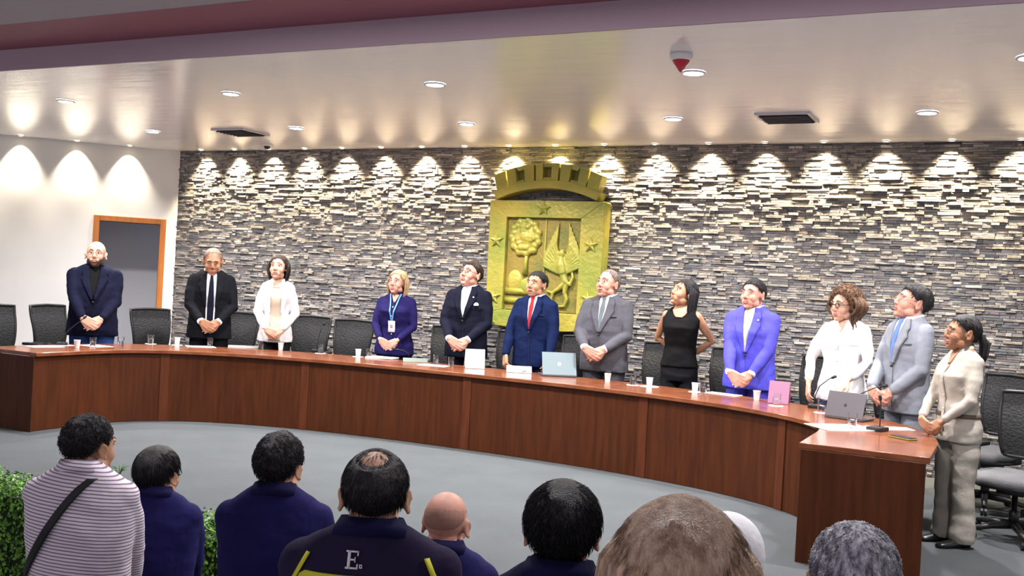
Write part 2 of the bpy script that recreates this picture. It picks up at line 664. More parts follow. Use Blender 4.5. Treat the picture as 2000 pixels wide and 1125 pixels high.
def eb(mb, name, m=M_GOLD, bevel=0.012, label=None):
    return mb.build(name, m, em, smooth=False, bevel=bevel, label=label)


# shield board, local z from 1.1
def shield(x0, x1, zt, zb, tip, cr):
    p = [(x0, zt), (x1, zt), (x1 - 0.01, zb + cr)]
    for i in range(1, 7):
        a = i / 7 * pi / 2
        p.append((x1 - 0.01 - cr * (1 - cos(a)), zb + cr - cr * sin(a)))
    p += [(0.12, zb - 0.01), (0.0, zb - tip), (-0.12, zb - 0.01)]
    for i in range(6, 0, -1):
        a = i / 7 * pi / 2
        p.append((x0 + 0.01 + cr * (1 - cos(a)), zb + cr - cr * sin(a)))
    p.append((x0 + 0.01, zb + cr))
    return p


Z0 = 1.46  # shield top in local z  (2.56 m)
outer = shield(-0.70, 0.70, Z0, 0.02, 0.08, 0.16)
eb(MB().prism(outer, -0.10, 0.03), 'shield')
# raised frame made of the shield outline minus the panel
ix0, ix1, iz0, iz1 = -0.48, 0.43, 0.22, 1.27
fr = MB()
fr.prism([(-0.70, Z0), (0.70, Z0), (ix1, iz1), (ix0, iz1)], -0.17, -0.10)
fr.prism([(-0.70, Z0), (ix0, iz1), (ix0, iz0), (-0.69, 0.18)], -0.17, -0.10)
fr.prism([(0.70, Z0), (0.69, 0.18), (ix1, iz0), (ix1, iz1)], -0.17, -0.10)
fr.prism([(-0.69, 0.18), (ix0, iz0), (ix1, iz0), (0.69, 0.18), (0.55, 0.04), (0.12, 0.01), (0, -0.06), (-0.12, 0.01), (-0.55, 0.04)], -0.17, -0.10)
eb(fr, 'frame', bevel=0.006)
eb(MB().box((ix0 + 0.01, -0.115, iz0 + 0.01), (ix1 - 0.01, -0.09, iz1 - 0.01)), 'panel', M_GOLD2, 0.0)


def star(cx, cz, r, rot=0):
    p = []
    for i in range(10):
        a = pi / 2 + i * pi / 5 + rot
        q = r if i % 2 == 0 else r * 0.42
        p.append((cx + q * cos(a), cz + q * sin(a)))
    mb = MB()
    n = 10
    vs = [(x, -0.165, z) for x, z in p] + [(x, -0.185, z) for x, z in p] + [(cx, -0.21, cz)]
    fs = [(k, (k + 1) % n, (k + 1) % n + n, k + n) for k in range(n)] + [(k + n, (k + 1) % n + n, 2 * n) for k in range(n)]
    mb.add(vs, fs)
    return mb


for (x, z_) in ((-0.02, 1.37), (-0.59, 1.0), (0.565, 0.98), (-0.59, 0.36), (0.56, 0.40), (0.13, 0.09)):
    star(x, z_, 0.085).build('star', M_GOLD, em, smooth=False)
# tree
rt = random.Random(5)
canopy = MB()
canopy.ell((-0.25, -0.12, 0.98), (0.15, 0.05, 0.17))
for i in range(22):
    a = 2 * pi * i / 22
    r = 0.15 + 0.02 * (i % 2)
    canopy.ell((-0.25 + r * cos(a), -0.12, 0.98 + (r + 0.02) * sin(a)), (0.045, 0.045, 0.045), n=10, m=6)
for i in range(26):
    a = rt.uniform(0, 2 * pi)
    r = rt.uniform(0, 0.13)
    canopy.ell((-0.25 + r * cos(a), -0.155, 0.98 + r * sin(a)), (0.035, 0.025, 0.03), n=8, m=6)
me = remesh(canopy, 0.009, 1)
me.materials.append(M_GOLD)
link('tree_crown', me, em).location.z = .07
tr = MB()
tr.tube([(-0.22, -0.13, 0.86), (-0.225, -0.135, 0.72), (-0.23, -0.13, 0.58)], [0.022, 0.022, 0.035], 8)
tr.tube([(-0.225, -0.13, 0.80), (-0.30, -0.13, 0.88)], [0.014, 0.01], 6)
tr.tube([(-0.225, -0.13, 0.80), (-0.16, -0.13, 0.90)], [0.014, 0.01], 6)
tr.build('tree_trunk', M_GOLD, em).location.z = .05
gd = MB()
gd.ell((-0.36, -0.11, 0.55), (0.10, 0.03, 0.13))
gd.ell((-0.16, -0.11, 0.50), (0.14, 0.04, 0.11))
gd.box((ix0 + 0.01, -0.135, 0.40), (0.0, -0.11, 0.47)).box((ix0 + 0.01, -0.135, 0.30), (0.0, -0.11, 0.36))
gd.build('ground_relief', M_GOLD, em)
# winged creature
cr = MB()
for sx in (-1, 1):
    for j in range(9):
        t = j / 8
        # feather sweeping up and outward, then curling in
        b = V((0.22 + sx * 0.035, -0.13, 0.78 - 0.015 * j))
        L = 0.44 - 0.27 * t
        sp = 0.05 + 0.13 * min(1, t * 1.4)
        m1 = b + V((sx * sp, -0.01, L * 0.45))
        e1 = b + V((sx * (sp * 0.6 + 0.07 * t), 0, L))
        cr.tube([b, m1, e1], [0.02, 0.021, 0.008], 8, flat=1.2)
cr.ell((0.215, -0.14, 0.88), (0.035, 0.03, 0.05))          # head and neck
cr.tube([(0.205, -0.14, 0.84), (0.215, -0.145, 0.75), (0.24, -0.145, 0.66)], [0.03, 0.055, 0.05], 10)
cr.tube([(0.19, -0.15, 0.89), (0.165, -0.155, 0.875)], [0.014, 0.004], 6)
cr.tube([(0.23, -0.14, 0.68), (0.27, -0.145, 0.58), (0.33, -0.145, 0.54), (0.36, -0.14, 0.62), (0.34, -0.135, 0.69)], [0.045, 0.04, 0.026, 0.018, 0.012], 8)
cr.tube([(0.28, -0.14, 0.57), (0.20, -0.145, 0.49), (0.12, -0.14, 0.44), (0.05, -0.135, 0.46)], [0.04, 0.028, 0.02, 0.012], 8)
cr.tube([(0.29, -0.14, 0.56), (0.27, -0.145, 0.45), (0.30, -0.14, 0.38), (0.27, -0.135, 0.30), (0.19, -0.135, 0.29)], [0.035, 0.026, 0.022, 0.02, 0.012], 8)
cr.tube([(0.13, -0.14, 0.44), (0.11, -0.14, 0.36), (0.16, -0.135, 0.32)], [0.02, 0.016, 0.012], 8)
for j in range(10):
    cr.ell((0.08 + 0.03 * j, -0.125, 0.745 - 0.012 * (j % 2) - 0.02 * abs(j - 4.5) / 4.5), (0.024, 0.02, 0.03), n=8, m=6)
me = remesh(cr, 0.008, 1)
me.materials.append(M_GOLD)
link('winged_creature', me, em)
eb(MB().box((-0.012, -0.13, iz0 + 0.02), (0.008, -0.11, iz1 - 0.02)), 'divider', M_GOLD, 0.003)
# mural crown
cw = MB()


def arcseg(u0, u1, zt, zb, y0, y1, mb, n=5):
    p = []
    for i in range(n + 1):
        u = lerp(u0, u1, i / n)
        p.append((0.66 * u, zt - 0.14 * u * u))
    for i in range(n + 1):
        u = lerp(u1, u0, i / n)
        p.append((0.61 * u, zb - 0.13 * u * u))
    mb.prism(p, y0, y1)


CZ = 1.88 - 0.0
arcseg(-1, 1, CZ - 0.19, CZ - 0.285, -0.20, 0.0, cw, 14)
eb(cw, 'crown_band', bevel=0.008)
cw = MB()
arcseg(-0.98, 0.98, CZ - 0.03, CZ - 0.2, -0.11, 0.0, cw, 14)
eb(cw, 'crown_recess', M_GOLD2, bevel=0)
segs = [(-1.0, -0.79), (-0.77, -0.60), (-0.44, -0.25), (-0.22, -0.08), (0.08, 0.22), (0.25, 0.44), (0.60, 0.77), (0.79, 1.0)]
for a, b in segs:
    cw = MB()
    arcseg(a, b, CZ, CZ - 0.20, -0.19, -0.02, cw, 3)
    eb(cw, 'merlon', bevel=0.006)
for a, b in ((-0.60, -0.44), (-0.08, 0.08), (0.44, 0.60)):
    for zt_, zb_ in ((CZ, CZ - 0.045), (CZ - 0.16, CZ - 0.20)):
        cw = MB()
        arcseg(a, b, zt_, zb_, -0.18, -0.02, cw, 2)
        eb(cw, 'crossbar', bevel=0.004)

# ================================================================== DESK
CX, AX, NE, YB, BB, YE = -4.61, 3.5, 2.4, 7.0, 1.5, 6.41


def inner_curve():
    P = []
    for i in range(8):
        P.append(V((CX - AX, YE + (YB - YE) * i / 8)))
    N = 96
    # even spacing by resampling
    raw = []
    for i in range(801):
        t = pi - pi * i / 800
        c, s_ = cos(t), sin(t)
        raw.append(V((CX + AX * (1 if c > 0 else -1) * abs(c) ** (2 / NE), YB + BB * abs(s_) ** (2 / NE))))
    L = [0]
    for a, b in zip(raw, raw[1:]):
        L.append(L[-1] + (b - a).length)
    j = 0
    for i in range(N + 1):
        d = L[-1] * i / N
        while j < len(L) - 2 and L[j + 1] < d:
            j += 1
        P.append(raw[j].lerp(raw[j + 1], (d - L[j]) / max(1e-9, L[j + 1] - L[j])))
    for i in range(7, -1, -1):
        P.append(V((CX + AX, YE + (YB - YE) * i / 8)))
    return P


IC = inner_curve()
NC = []
for i in range(len(IC)):
    t = (IC[min(i + 1, len(IC) - 1)] - IC[max(i - 1, 0)]).normalized()
    NC.append(V((-t.y, t.x)))


def offc(d):
    return [p + n * d for p, n in zip(IC, NC)]


def frac_at(pt):
    return min(range(len(IC)), key=lambda i: (IC[i] - V(pt)).length)


desk = empty('council_desk', (CX, YE, 0), 0, 'long curved dark reddish wooden council desk across the room', 'desk')
inv = Matrix.Translation(-V((CX, YE, 0)))


def strip(c0, c1, z0, z1, i0=0, i1=None):
    i1 = len(c0) - 1 if i1 is None else i1
    rings = []
    for i in range(i0, i1 + 1):
        a, b = c0[i], c1[i]
        rings.append([(a.x, a.y, z0), (a.x, a.y, z1), (b.x, b.y, z1), (b.x, b.y, z0)])
    return MB().rings(rings).xf(inv)


ins, outs = offc(-0.035), offc(0.72)
strip(ins, outs, HD - 0.036, HD).build('worktop', M_WTOP, desk, bevel=0.004, sharp=40)
p0, p1 = offc(0.0), offc(0.03)
seams = [0] + [frac_at(q) for q in ((-7.76, 7.79), (-6.43, 8.46), (-4.58, 8.5), (-2.77, 8.43), (-1.45, 7.84))] + [len(IC) - 1]
pq0 = offc(-0.008)
for k, (a, b) in enumerate(zip(seams, seams[1:])):
    strip(p0, p1, 0.004, HD - 0.037, a, b).build('front_panel', M_WPANEL, desk, smooth=False)
    if 0 < k:
        strip(pq0, p1, 0.003, HD - 0.0375, a - 1, a).build('pilaster', M_WPIL, desk, smooth=False)
# narrow rail of panel wood under the top
strip(offc(-0.004), offc(0.035), HD - 0.052, HD - 0.037).build('top_rail', M_WPANEL, desk, smooth=False)
# end panels
for sx in (-1, 1):
    x0, x1 = CX + sx * (AX - 0.02), CX + sx * (AX + 0.70)
    mb = MB().box((min(x0, x1), YE - 0.014, 0), (max(x0, x1), YE - .002, HD - 0.036)).xf(inv)
    mb.build('end_panel', M_WPANEL, desk, smooth=False, bevel=0.003)
# back modesty supports
for i in seams:
    a, b = IC[i] + NC[i] * 0.05, IC[i] + NC[i] * 0.62
    t = V((NC[i].y, -NC[i].x)) * 0.015
    pts = [a - t, b - t, b + t, a + t]
    if i in (0, len(IC) - 1):
        continue
    MB().rings([[(p.x, p.y, 0) for p in pts], [(p.x, p.y, HD - 0.04) for p in pts]]).xf(inv).build('support', M_WPANEL, desk, smooth=False)

# ================================================================== PEOPLE
def rotm(yaw=0, pitch=0, tilt=0):
    """yaw>0 turns the face to the person's right (picture left when seen from the front), pitch>0 looks up"""
    return Matrix.Rotation(radians(-yaw), 3, 'Z') @ Matrix.Rotation(radians(-pitch), 3, 'X') @ Matrix.Rotation(radians(tilt), 3, 'Y')


def head_parts(fem=False, jaw=1.0):
    """head blobs in head space: origin mid-head, facing -y, about 0.235 tall"""
    mb = MB()
    E_ = mb.ell
    E_((0, 0.018, 0.030), (0.077, 0.096, 0.087), None, 24, 16)
    E_((0, -0.022, 0.005), (0.066, 0.072, 0.080), None, 20, 12)
    E_((0, -0.030, -0.050), (0.055 * jaw, 0.062, 0.052), None, 18, 12)
    E_((0, -0.050, -0.085), (0.036 * jaw, 0.040, 0.030), None, 16, 10)
    E_((0, -0.078, -0.097), (0.019 * jaw, 0.015, 0.015))
    for s in (-1, 1):
        E_((s * 0.042 * jaw, -0.012, -0.068), (0.022, 0.045, 0.028))
        E_((s * 0.034, -0.055, -0.030), (0.030, 0.034, 0.036))
        E_((s * 0.020, -0.060, -0.062), (0.026, 0.030, 0.030))
        E_((s * 0.030, -0.078, 0.027), (0.027, 0.013, 0.009))
        E_((s * 0.0110, -0.096, -0.032), (0.0085, 0.010, 0.008))
    mb.tube([(0, -0.084, 0.024), (0, -0.093, 0.002), (0, -0.1000, -0.017), (0, -0.1025, -0.027), (0, -0.092, -0.036)], [0.009, 0.011, 0.0130, 0.0125, 0.008], 10)
    if not fem:
        E_((0, -0.084, 0.028), (0.02, 0.012, 0.008))
    return mb


def lips_mb(open_=0.0, mi=4, mm=5):
    mb = MB()
    mb.ell((0, -0.090, -0.059), (0.023, 0.012, 0.0065), None, 14, 8, mi)
    mb.ell((0, -0.089, -0.070 - open_), (0.020, 0.012, 0.0075), None, 14, 8, mi)
    if open_:
        mb.ell((0, -0.0925, -0.0645 - open_ / 2), (0.016, 0.0085, 0.004 + open_ / 2), None, 12, 8, mm)
    return mb


def ears_mb():
    mb = MB()
    for s in (-1, 1):
        R = Matrix.Rotation(s * radians(22), 3, 'Z') @ Matrix.Rotation(radians(-10), 3, 'X')
        c = V((s * 0.082, 0.012, -0.008))
        mb.ell(c, (0.006, 0.018, 0.028), R)
        ring = []
        for k in range(15):
            a = radians(-120 + 300 * k / 14)
            ring.append(c + R @ V((s * 0.004, 0.017 * cos(a) * (1 if True else 1), 0.029 * sin(a))))
        mb.tube(ring, 0.0052, 8)
        mb.ell(c + R @ V((0, -0.006, -0.028)), (0.006, 0.009, 0.010))
        mb.ell(c + V((-s * 0.01, -0.008, 0)), (0.012, 0.012, 0.02))
    return mb


def hand_mb(Wp, d, n, side, curl=0.5, spread=0.12, sc=1.0, thumb=0.6):
    """Wp wrist, d hand direction, n palm normal (towards what is held), side = +1 if the thumb lies on d x n"""
    d = V(d).normalized()
    n = (V(n) - d * V(n).dot(d)).normalized()
    t = d.cross(n).normalized() * side     # thumb side
    mb = MB()
    Wp = V(Wp)
    L = [0.074, 0.083, 0.078, 0.060]
    for k in range(4):
        off = (1.5 - k) * 0.0195 * sc
        base = Wp + d * (0.012 * sc) + t * off * 0.75
        kn = Wp + d * (0.088 - 0.006 * abs(k - 1)) * sc + t * off
        mb.limb([base, kn], [0.0155 * sc, 0.0125 * sc], 10)
        dirn = (d + t * (1.5 - k) * spread * 0.6).normalized()
        p = kn
        ang = curl * (0.85 + 0.1 * k)
        pts = [p]
        for j, fr in enumerate((0.46, 0.30, 0.24)):
            a = ang * (0.75 + 0.35 * j)
            ax = n
            q = (dirn * cos(a) + ax * sin(a))
            # accumulate bend
            nd = q.normalized()
            p = p + nd * L[k] * fr * sc
            pts.append(p)
            ax2 = (n * cos(a) - dirn * sin(a)).normalized()
            dirn = nd
            n = n
            _ = ax2
        mb.limb(pts, [0.0105 * sc, 0.0095 * sc, 0.0088 * sc, 0.0075 * sc], 9)
    # flesh of the palm
    mb.ell(Wp + d * 0.05 * sc + n * 0.006, (0.034 * sc, 0.034 * sc, 0.018 * sc),
           Matrix((t, d, n)).transposed() if t.cross(d).dot(n) > 0 else Matrix((-t, d, n)).transposed())
    # thumb
    b = Wp + d * 0.022 * sc + t * 0.026 * sc + n * 0.008 * sc
    m_ = b + (d * 0.75 + t * 0.55 + n * 0.4 * thumb).normalized() * 0.042 * sc
    e_ = m_ + (d * 0.95 + t * 0.1 + n * 0.5 * thumb).normalized() * 0.032 * sc
    f_ = e_ + (d * 0.95 - t * 0.15 + n * 0.5 * thumb).normalized() * 0.024 * sc
    mb.limb([b, m_, e_, f_], [0.016 * sc, 0.0125 * sc, 0.0115 * sc, 0.009 * sc], 10)
    return mb


def ik(Sv, T, u, f, pole):
    Sv, T = V(Sv), V(T)
    D = T - Sv
    d = min(D.length, (u + f) * 0.999)
    dn = D.normalized()
    a = (u * u - f * f + d * d) / (2 * d)
    h = sqrt(max(0, u * u - a * a))
    p = V(pole)
    p = (p - dn * p.dot(dn)).normalized()
    return Sv + dn * a + p * h


def hair_cap(bvh, line, thick, R, Hc_, sc, seg=72, noise_amp=0.0, noise_f=18.0, tuck=0.014, seed=0, vol=None, lump=None, soft=6.0, bald=None):
    """shell around the skull; line(az)->elevation in degrees of the hairline; returns (MB, points on the hair)"""
    o = V((0, 0.012, 0.022))
    vs, fs, info = [], [], []
    rows = 44
    for i in range(rows + 1):
        el = 90 - 150 * i / rows
        for k in range(seg):
            az = 360 * k / seg          # 0 = front
            a, e = radians(az), radians(el)
            d = V((sin(a) * cos(e), -cos(a) * cos(e), sin(e)))
            h = bvh.ray_cast(o + d * 0.3, -d, 0.3)
            r = (h[0] - o).length if h[0] is not None else 0.09
            azz = az if az <= 180 else 360 - az
            m = (el - line(azz)) / soft
            m = max(0.0, min(1.0, m))
            m = m * m * (3 - 2 * m)
            if bald:
                bd = V((sin(radians(bald[0])) * cos(radians(bald[1])), -cos(radians(bald[0])) * cos(radians(bald[1])), sin(radians(bald[1]))))
                q_ = (math.degrees(d.angle(bd)) - bald[2]) / bald[3]
                m *= max(0.0, min(1.0, q_))
            t = thick * (0.35 + 0.65 * max(0, min(1, (el - line(azz)) / 30))) * (1 + (vol(azz, el) if vol else 0))
            nz = noise.noise(d * noise_f * 0.3 + V((seed, 0, 0))) * noise_amp + noise.noise(d * noise_f + V((seed, 5, 0))) * noise_amp * 0.6
            if lump:
                nz += lump(az, el)
            r2 = r + (t + nz) * m - tuck * (1 - m)
            vs.append(o + d * r2)
            info.append((m, d, azz, el))
    for i in range(rows):
        for k in range(seg):
            l = (k + 1) % seg
            fs.append((i * seg + k, (i + 1) * seg + k, (i + 1) * seg + l, i * seg + l))
    mb = MB()
    mb.add([Hc_ + R @ (q * sc) for q in vs], fs)
    return mb, [(Hc_ + R @ (q * sc), R @ inf[1], inf) for q, inf in zip(vs, info)]


def tufts(mb, pts, n, length, width, seed=0, lift=0.25, down=1.0, jitter=0.35, curl=0.0, R=Matrix.Identity(3), whorl=(180, 60), minm=0.6):
    """short tapering hairs lying over the hair shell"""
    r = random.Random(seed)
    wa, we = radians(whorl[0]), radians(whorl[1])
    wd = R @ V((sin(wa) * cos(we), -cos(wa) * cos(we), sin(we)))
    cand = [p for p in pts if p[2][0] > minm and (minm > -.5 or p[2][3] > -25)]
    for _ in range(n):
        P_, d, inf = r.choice(cand)
        # reject crowded top of the sphere
        if minm < -.5 and inf[0] < .5 and r.random() < .72:
            continue
        if r.random() > max(0.12, cos(radians(inf[3]))):
            continue
        flow = (d - wd * 0.98)
        flow = flow - d * flow.dot(d)
        flow = flow.normalized() if flow.length > 1e-4 else d.orthogonal().normalized()
        side = d.cross(flow)
        flow = (flow + side * r.uniform(-jitter, jitter) + V((0, 0, -0.3 * down))).normalized()
        side = d.cross(flow).normalized()
        L = length * r.uniform(0.6, 1.3)
        w = width * r.uniform(0.6, 1.4)
        base = P_ + flow * r.uniform(-0.004, 0.004) + side * r.uniform(-0.004, 0.004) - d * 0.003 + d * (.009 * (1 - inf[0]) if minm < -.5 else 0)
        p1 = base + flow * L * 0.5 + d * (lift * L) + side * curl * L * r.uniform(-1, 1)
        p2 = base + flow * L + d * (lift * L * r.uniform(-0.2, 0.8)) + side * curl * L * r.uniform(-1, 1)
        hgt = d * w * 0.5
        mb.add([base - side * w, base + side * w, base + hgt * 2, p1 - side * w * 0.8, p1 + side * w * 0.8, p1 + hgt * 2, p2],
               [(0, 1, 4, 3), (1, 2, 5, 4), (2, 0, 3, 5), (3, 4, 6), (4, 5, 6), (5, 3, 6)])


LINE = {
    'short': lambda a: piece([(0, 28), (35, 26), (55, 12), (72, -6), (84, -14), (92, 2), (104, 0), (114, -22), (140, -40), (180, -44)], a),
    'high': lambda a: piece([(0, 50), (30, 44), (55, 22), (72, 0), (84, -12), (92, 2), (104, 0), (114, -22), (140, -40), (180, -42)], a),
    'ring': lambda a: piece([(0, 95), (60, 80), (72, 20), (84, 0), (92, 2), (104, 0), (114, -22), (140, -36), (180, -38)], a),
    'long': lambda a: piece([(0, 34), (30, 28), (50, 10), (66, -30), (90, -50), (180, -60)], a),
    'full': lambda a: piece([(0, 36), (35, 28), (55, 0), (72, -34), (120, -60), (180, -60)], a),
    'tied': lambda a: piece([(0, 34), (35, 26), (60, 6), (78, -10), (92, -2), (104, -2), (116, -24), (140, -40), (180, -42)], a),
}


def strands(mb, R, Hc_, sc, n, zend, seed, az=(65, 180), r0=0.088, out=0.012, waves=0.004, rad=0.012, front=0.5, cutoff=None, spread=1.0, ypush=0.0):
    """long locks falling from the head to the shoulders, zend below the head centre (metres, body space)"""
    r = random.Random(seed)
    for i in range(n):
        a = lerp(az[0], az[1], (i + r.random()) / n)
        s = 1 if i % 2 else -1
        ar = radians(a) * s
        pts, rd = [], []
        ze = zend * r.uniform(0.85, 1.05)
        ph = r.uniform(0, 6.28)
        K = 8
        for k in range(K + 1):
            t = k / K
            zz = lerp(0.075, ze, t)
            rr = (r0 + out * sin(pi * min(1, t * 1.6)) - 0.012 * t) * r.uniform(0.985, 1.015) * (1 + 0.0 * t) * (1 + (spread - 1) * t)
            if t == 0:
                rr = r0 * 0.80
            x = sin(ar) * rr
            y = 0.012 - cos(ar) * rr * 1.1 + ypush * t
            p = V((x, y, zz))
            w = V((cos(ar + ph), sin(ar), 0)) * waves * sin(t * 9 + ph) * t
            hp = R @ (p * sc)
            bp = Matrix.Rotation(atan2((R @ V((0, 1, 0))).y, (R @ V((0, 1, 0))).x) - pi / 2, 3, 'Z') @ (p * sc)
            q = hp.lerp(bp, min(1, t * 1.4)) + w
            pts.append(Hc_ + q)
            rd.append(rad * (0.7 + 0.5 * sin(pi * t)) * (1 - 0.65 * t * t) * r.uniform(0.9, 1.1))
        mb.tube(pts, rd, 6, flat=0.6)


def person(label, loc, face, h=1.75, bulk=1.0, skin='fair', top='suit', colors=None, hair=None, head=(0, 0, 0), pose='clasp', fem=False,
           belly=0.0, trouser=None, shoes=None, opening=None, glasses=None, beard=None, mouth=0.0, hs=1.17, extra=None, seated=False,
           voxel=0.006, floor=0.0, torso_rot=None, arm_out=1.0, cat='person', detail=True, hand_sc=1.1, lean=0.0, nd_=None):
    C = colors or {}
    root = empty('person', (loc[0], loc[1], floor), atan2(-(-face[0]), -face[1]) if False else atan2(face[0], -face[1]), label, cat)
    nd = nd_ if nd_ is not None else (.078 if seated else .028)
    CR = 1.75 - nd
    k = h / CR
    B = bulk
    zo = 0.0
    if seated:       # everything is built standing then lowered so that the crown is at height h above `floor`
        k = seated['scale']
        zo = (h - CR * k)
    fw = 0.92 if fem else 1.0

    def X(p):
        return V((p[0] * k, p[1] * k, p[2] * k + zo))

    def XM(mb):
        mb.v = [tuple(X(p)) for p in mb.v]
        return mb

    # ---- torso sections (z, rx, ry, cx, cy)
    sh = 0.205 * B * fw
    loose = 1.10 if top in ('suit',) else 1.0
    if fem:
        secs = [(1.495, .054, .036, 0, .040), (1.475, .070, .050, 0, .032), (1.455, .100 * B, .066, 0, .024), (1.43, .135 * B, .080, 0, .018), (1.40, .160 * B, .090, 0, .014),
                (1.35, .182 * B, .105 + .01 * B, 0, .01), (1.27, .172 * B, .140 * B, 0, -.012), (1.20, .160 * B, .128 * B, 0, -.008),
                (1.09, .146 * B, .108 * B + belly, 0, -belly * .6), (1.0, .160 * B, .118 * B + belly, 0, -belly * .6), (.90, .186 * B, .130 * B + belly * .8, 0, -belly * .4),
                (.82, .195 * B, .130 * B + belly * .5, 0, 0), (.78, .192 * B, .125 * B, 0, 0)]
    else:
        secs = [(1.515, .066, .042, 0, .046), (1.495, .080, .056, 0, .036), (1.475, .105 * B, .070, 0, .028), (1.455, .135 * B, .082, 0, .020), (1.43, .165 * B, .092, 0, .016),
                (1.40, sh * .93, .104, 0, .014), (1.35, sh * 1.0, .118, 0, .010), (1.26, sh * .98, .128 * B + .005, 0, .0), (1.15, sh * .93, .126 * B + belly, 0, -belly * .7),
                (1.02, sh * .92, .126 * B + belly * 1.1, 0, -belly * .7), (.90, sh * .97, .130 * B + belly * .8, 0, -belly * .4),
                (.80, sh * 1.0, .128 * B + belly * .4, 0, 0), (.76, sh * 1.0, .126 * B, 0, 0)]
    hem = piece([(0, 0)], 0)
    hemz = {'suit': .76, 'blouse': .80, 'shirt': .86, 'tank': .86}[top] if not seated else .84
    ts = [s_ for s_ in secs if s_[0] >= hemz - .02]
    torso = MB().loft(ts, 32)
    bvh = BVHTree.FromPolygons([V(p) for p in torso.v], torso.f)

    # ---- arms
    S_ = {s: V((s * (sh - .045), .012, 1.375)) for s in (-1, 1)}
    u, f = .285, .265
    front = -(.135 * B + belly * 1.5 + .05)
    hands = {}
    if pose == 'clasp':
        wz = (extra or {}).get('wz', .945)
        wy = front - .02
        Wr = {1: V((.088, wy, wz)), -1: V((-.088, wy - .02, wz + .005))}
        hd = {1: (V((-.86, -.22, -.46)), V((-.1, .9, -.2)), 1), -1: (V((.88, -.05, -.47)), V((.1, .9, -.1)), -1)}
        Wr[-1].y -= .022
        cu = {1: .25, -1: .45}
    elif pose == 'table':
        Wr = {s: V((s * (sh + .015), -.16, .86)) for s in (-1, 1)}
        hd = {s: (V((s * -.15, -.25, -.9)), V((-s * .5, .6, 0)), s) for s in (-1, 1)}
        cu = {1: .9, -1: .9}
    elif pose == 'behind':
        Wr = {s: V((s * .06, .20, 1.00)) for s in (-1, 1)}
        hd = {s: (V((-s * .85, .1, -.4)), V((0, -1, 0)), -s) for s in (-1, 1)}
        cu = {1: .4, -1: .4}
    elif pose == 'lap':
        Wr = {s: V((s * .10, -.30, .93)) for s in (-1, 1)}
        hd = {s: (V((-s * .6, -.5, -.35)), V((0, .2, -1)), s) for s in (-1, 1)}
        cu = {1: .3, -1: .3}
    elif pose == 'reach':
        Wr = {-1: V((-.225, -.16, .90)), 1: V((.16, -.30, .97))}
        hd = {-1: (V((.1, -.25, -.95)), V((.6, .5, 0)), -1), 1: (V((-.3, -.6, -.55)), V((0, .2, -1)), 1)}
        cu = {1: .5, -1: .5}
    arms, sl = {}, {}
    for s in (-1, 1):
        pole = V((s * 1.0 * arm_out, .75 if pose != 'behind' else .3, -.15))
        El = ik(S_[s], Wr[s], u, f, pole)
        arms[s] = (S_[s], El, Wr[s])

    # ---- head
    hsz = hs / k * (k if True else 1)
    hc = V((0, -.012 + lean, CR - .117 * hs))
    R = rotm(*head)
    # keep the neck pivot fixed while the head turns
    piv = V((0, .025, -.085)) * hs
    hc = hc + piv - R @ piv
    HM = Matrix.Translation(hc) @ R.to_4x4() @ Matrix.Scale(hs, 4)
    body = MB()
    hp = head_parts(fem, 0.92 if fem else 1.04)
    hbv = MB().ell((0, 0.018, 0.030), (0.077, 0.096, 0.087), None, 24, 16).ell((0, -0.022, 0.005), (0.066, 0.072, 0.080), None, 20, 12).ell((0, -0.030, -0.050), (0.055, 0.062, 0.052), None, 18, 12)
    hb = BVHTree.FromPolygons([V(p) for p in hbv.v], hbv.f)
    hp.xf(HM)
    ea = ears_mb().xf(HM)
    body.add(hp.v, hp.f)
    body.add(ea.v, ea.f)
    nr = (.046 if fem else .060) * hs * (1 + (B - 1) * .3)
    nt = hc + R @ (V((0, .022, -.055)) * hs)
    body.limb([V((0, .02, 1.40)), V((0, .022, 1.47)), nt], [nr * 1.25, nr * 1.03, nr * .95], 18)
    # trapezius
    for s in (-1, 1):
        body.limb([V((0, .03, 1.49)), V((s * .12 * B, .02, 1.405))], [.035, .028], 12)
    inner_t = [(a[0], a[1] * (.90 if a[0] > 1.0 else .78), a[2] * (.88 if a[0] > 1.0 else .72)) + tuple(a[3:]) for i, a in enumerate(secs)]
    body.loft(inner_t, 28)
    bare = top == 'tank'
    ra = [.047, .042, .034, .024] if fem else [.056, .048, .040, .028]
    for s in (-1, 1):
        Sx, El, Wx = arms[s]
        q = 1.0 if bare else .88
        body.limb([Sx, Sx.lerp(El, .5), El, El.lerp(Wx, .45), Wx], [ra[0] * q * (1.05 if bare else .86), ra[1] * q * (1.02 if bare else .94), ra[2] * q, ra[2] * q, ra[3] * q], 14)
        d, n_, sd = hd[s]
        hm = hand_mb(Wx, d, n_, sd, cu[s], sc=(.92 if fem else 1.02) * hand_sc)
        body.add(hm.v, hm.f)
    XM(body)
    me = remesh(body, voxel, 4, 0.5)
    # face details joined into the same body mesh
    fx = MB()
    blink = (extra or {}).get('closed', False)
    for s in (-1, 1):
        fx.ell((s * .030, -.0785, .006), (.0125, .0085, .0060), None, 14, 8, 1 if not blink else 0)
        if not blink:
            fx.ell((s * .030 + (extra or {}).get('gaze', 0), -.0860, .006), (.0058, .0025, .0056), None, 10, 6, 2)
        fx.tube([(s * .016, -.0835, .0125), (s * .030, -.0895, .0150), (s * .045, -.0785, .0115)], [.0022, .0030, .0022], 6, 0)
        fx.tube([(s * .012, -.094, .0285), (s * .028, -.0965, .0345), (s * .047, -.083, .0300)], [.0028, .0042, .0022], 6, 3, flat=.6)
    lm = lips_mb(mouth)
    fx.v_ = None
    b0 = len(fx.v)
    fx.v += lm.v
    fx.f += [tuple(i + b0 for i in q) for q in lm.f]
    fx.m += lm.m
    fx.xf(HM)
    XM(fx)
    neck = opening and opening.get('skin')
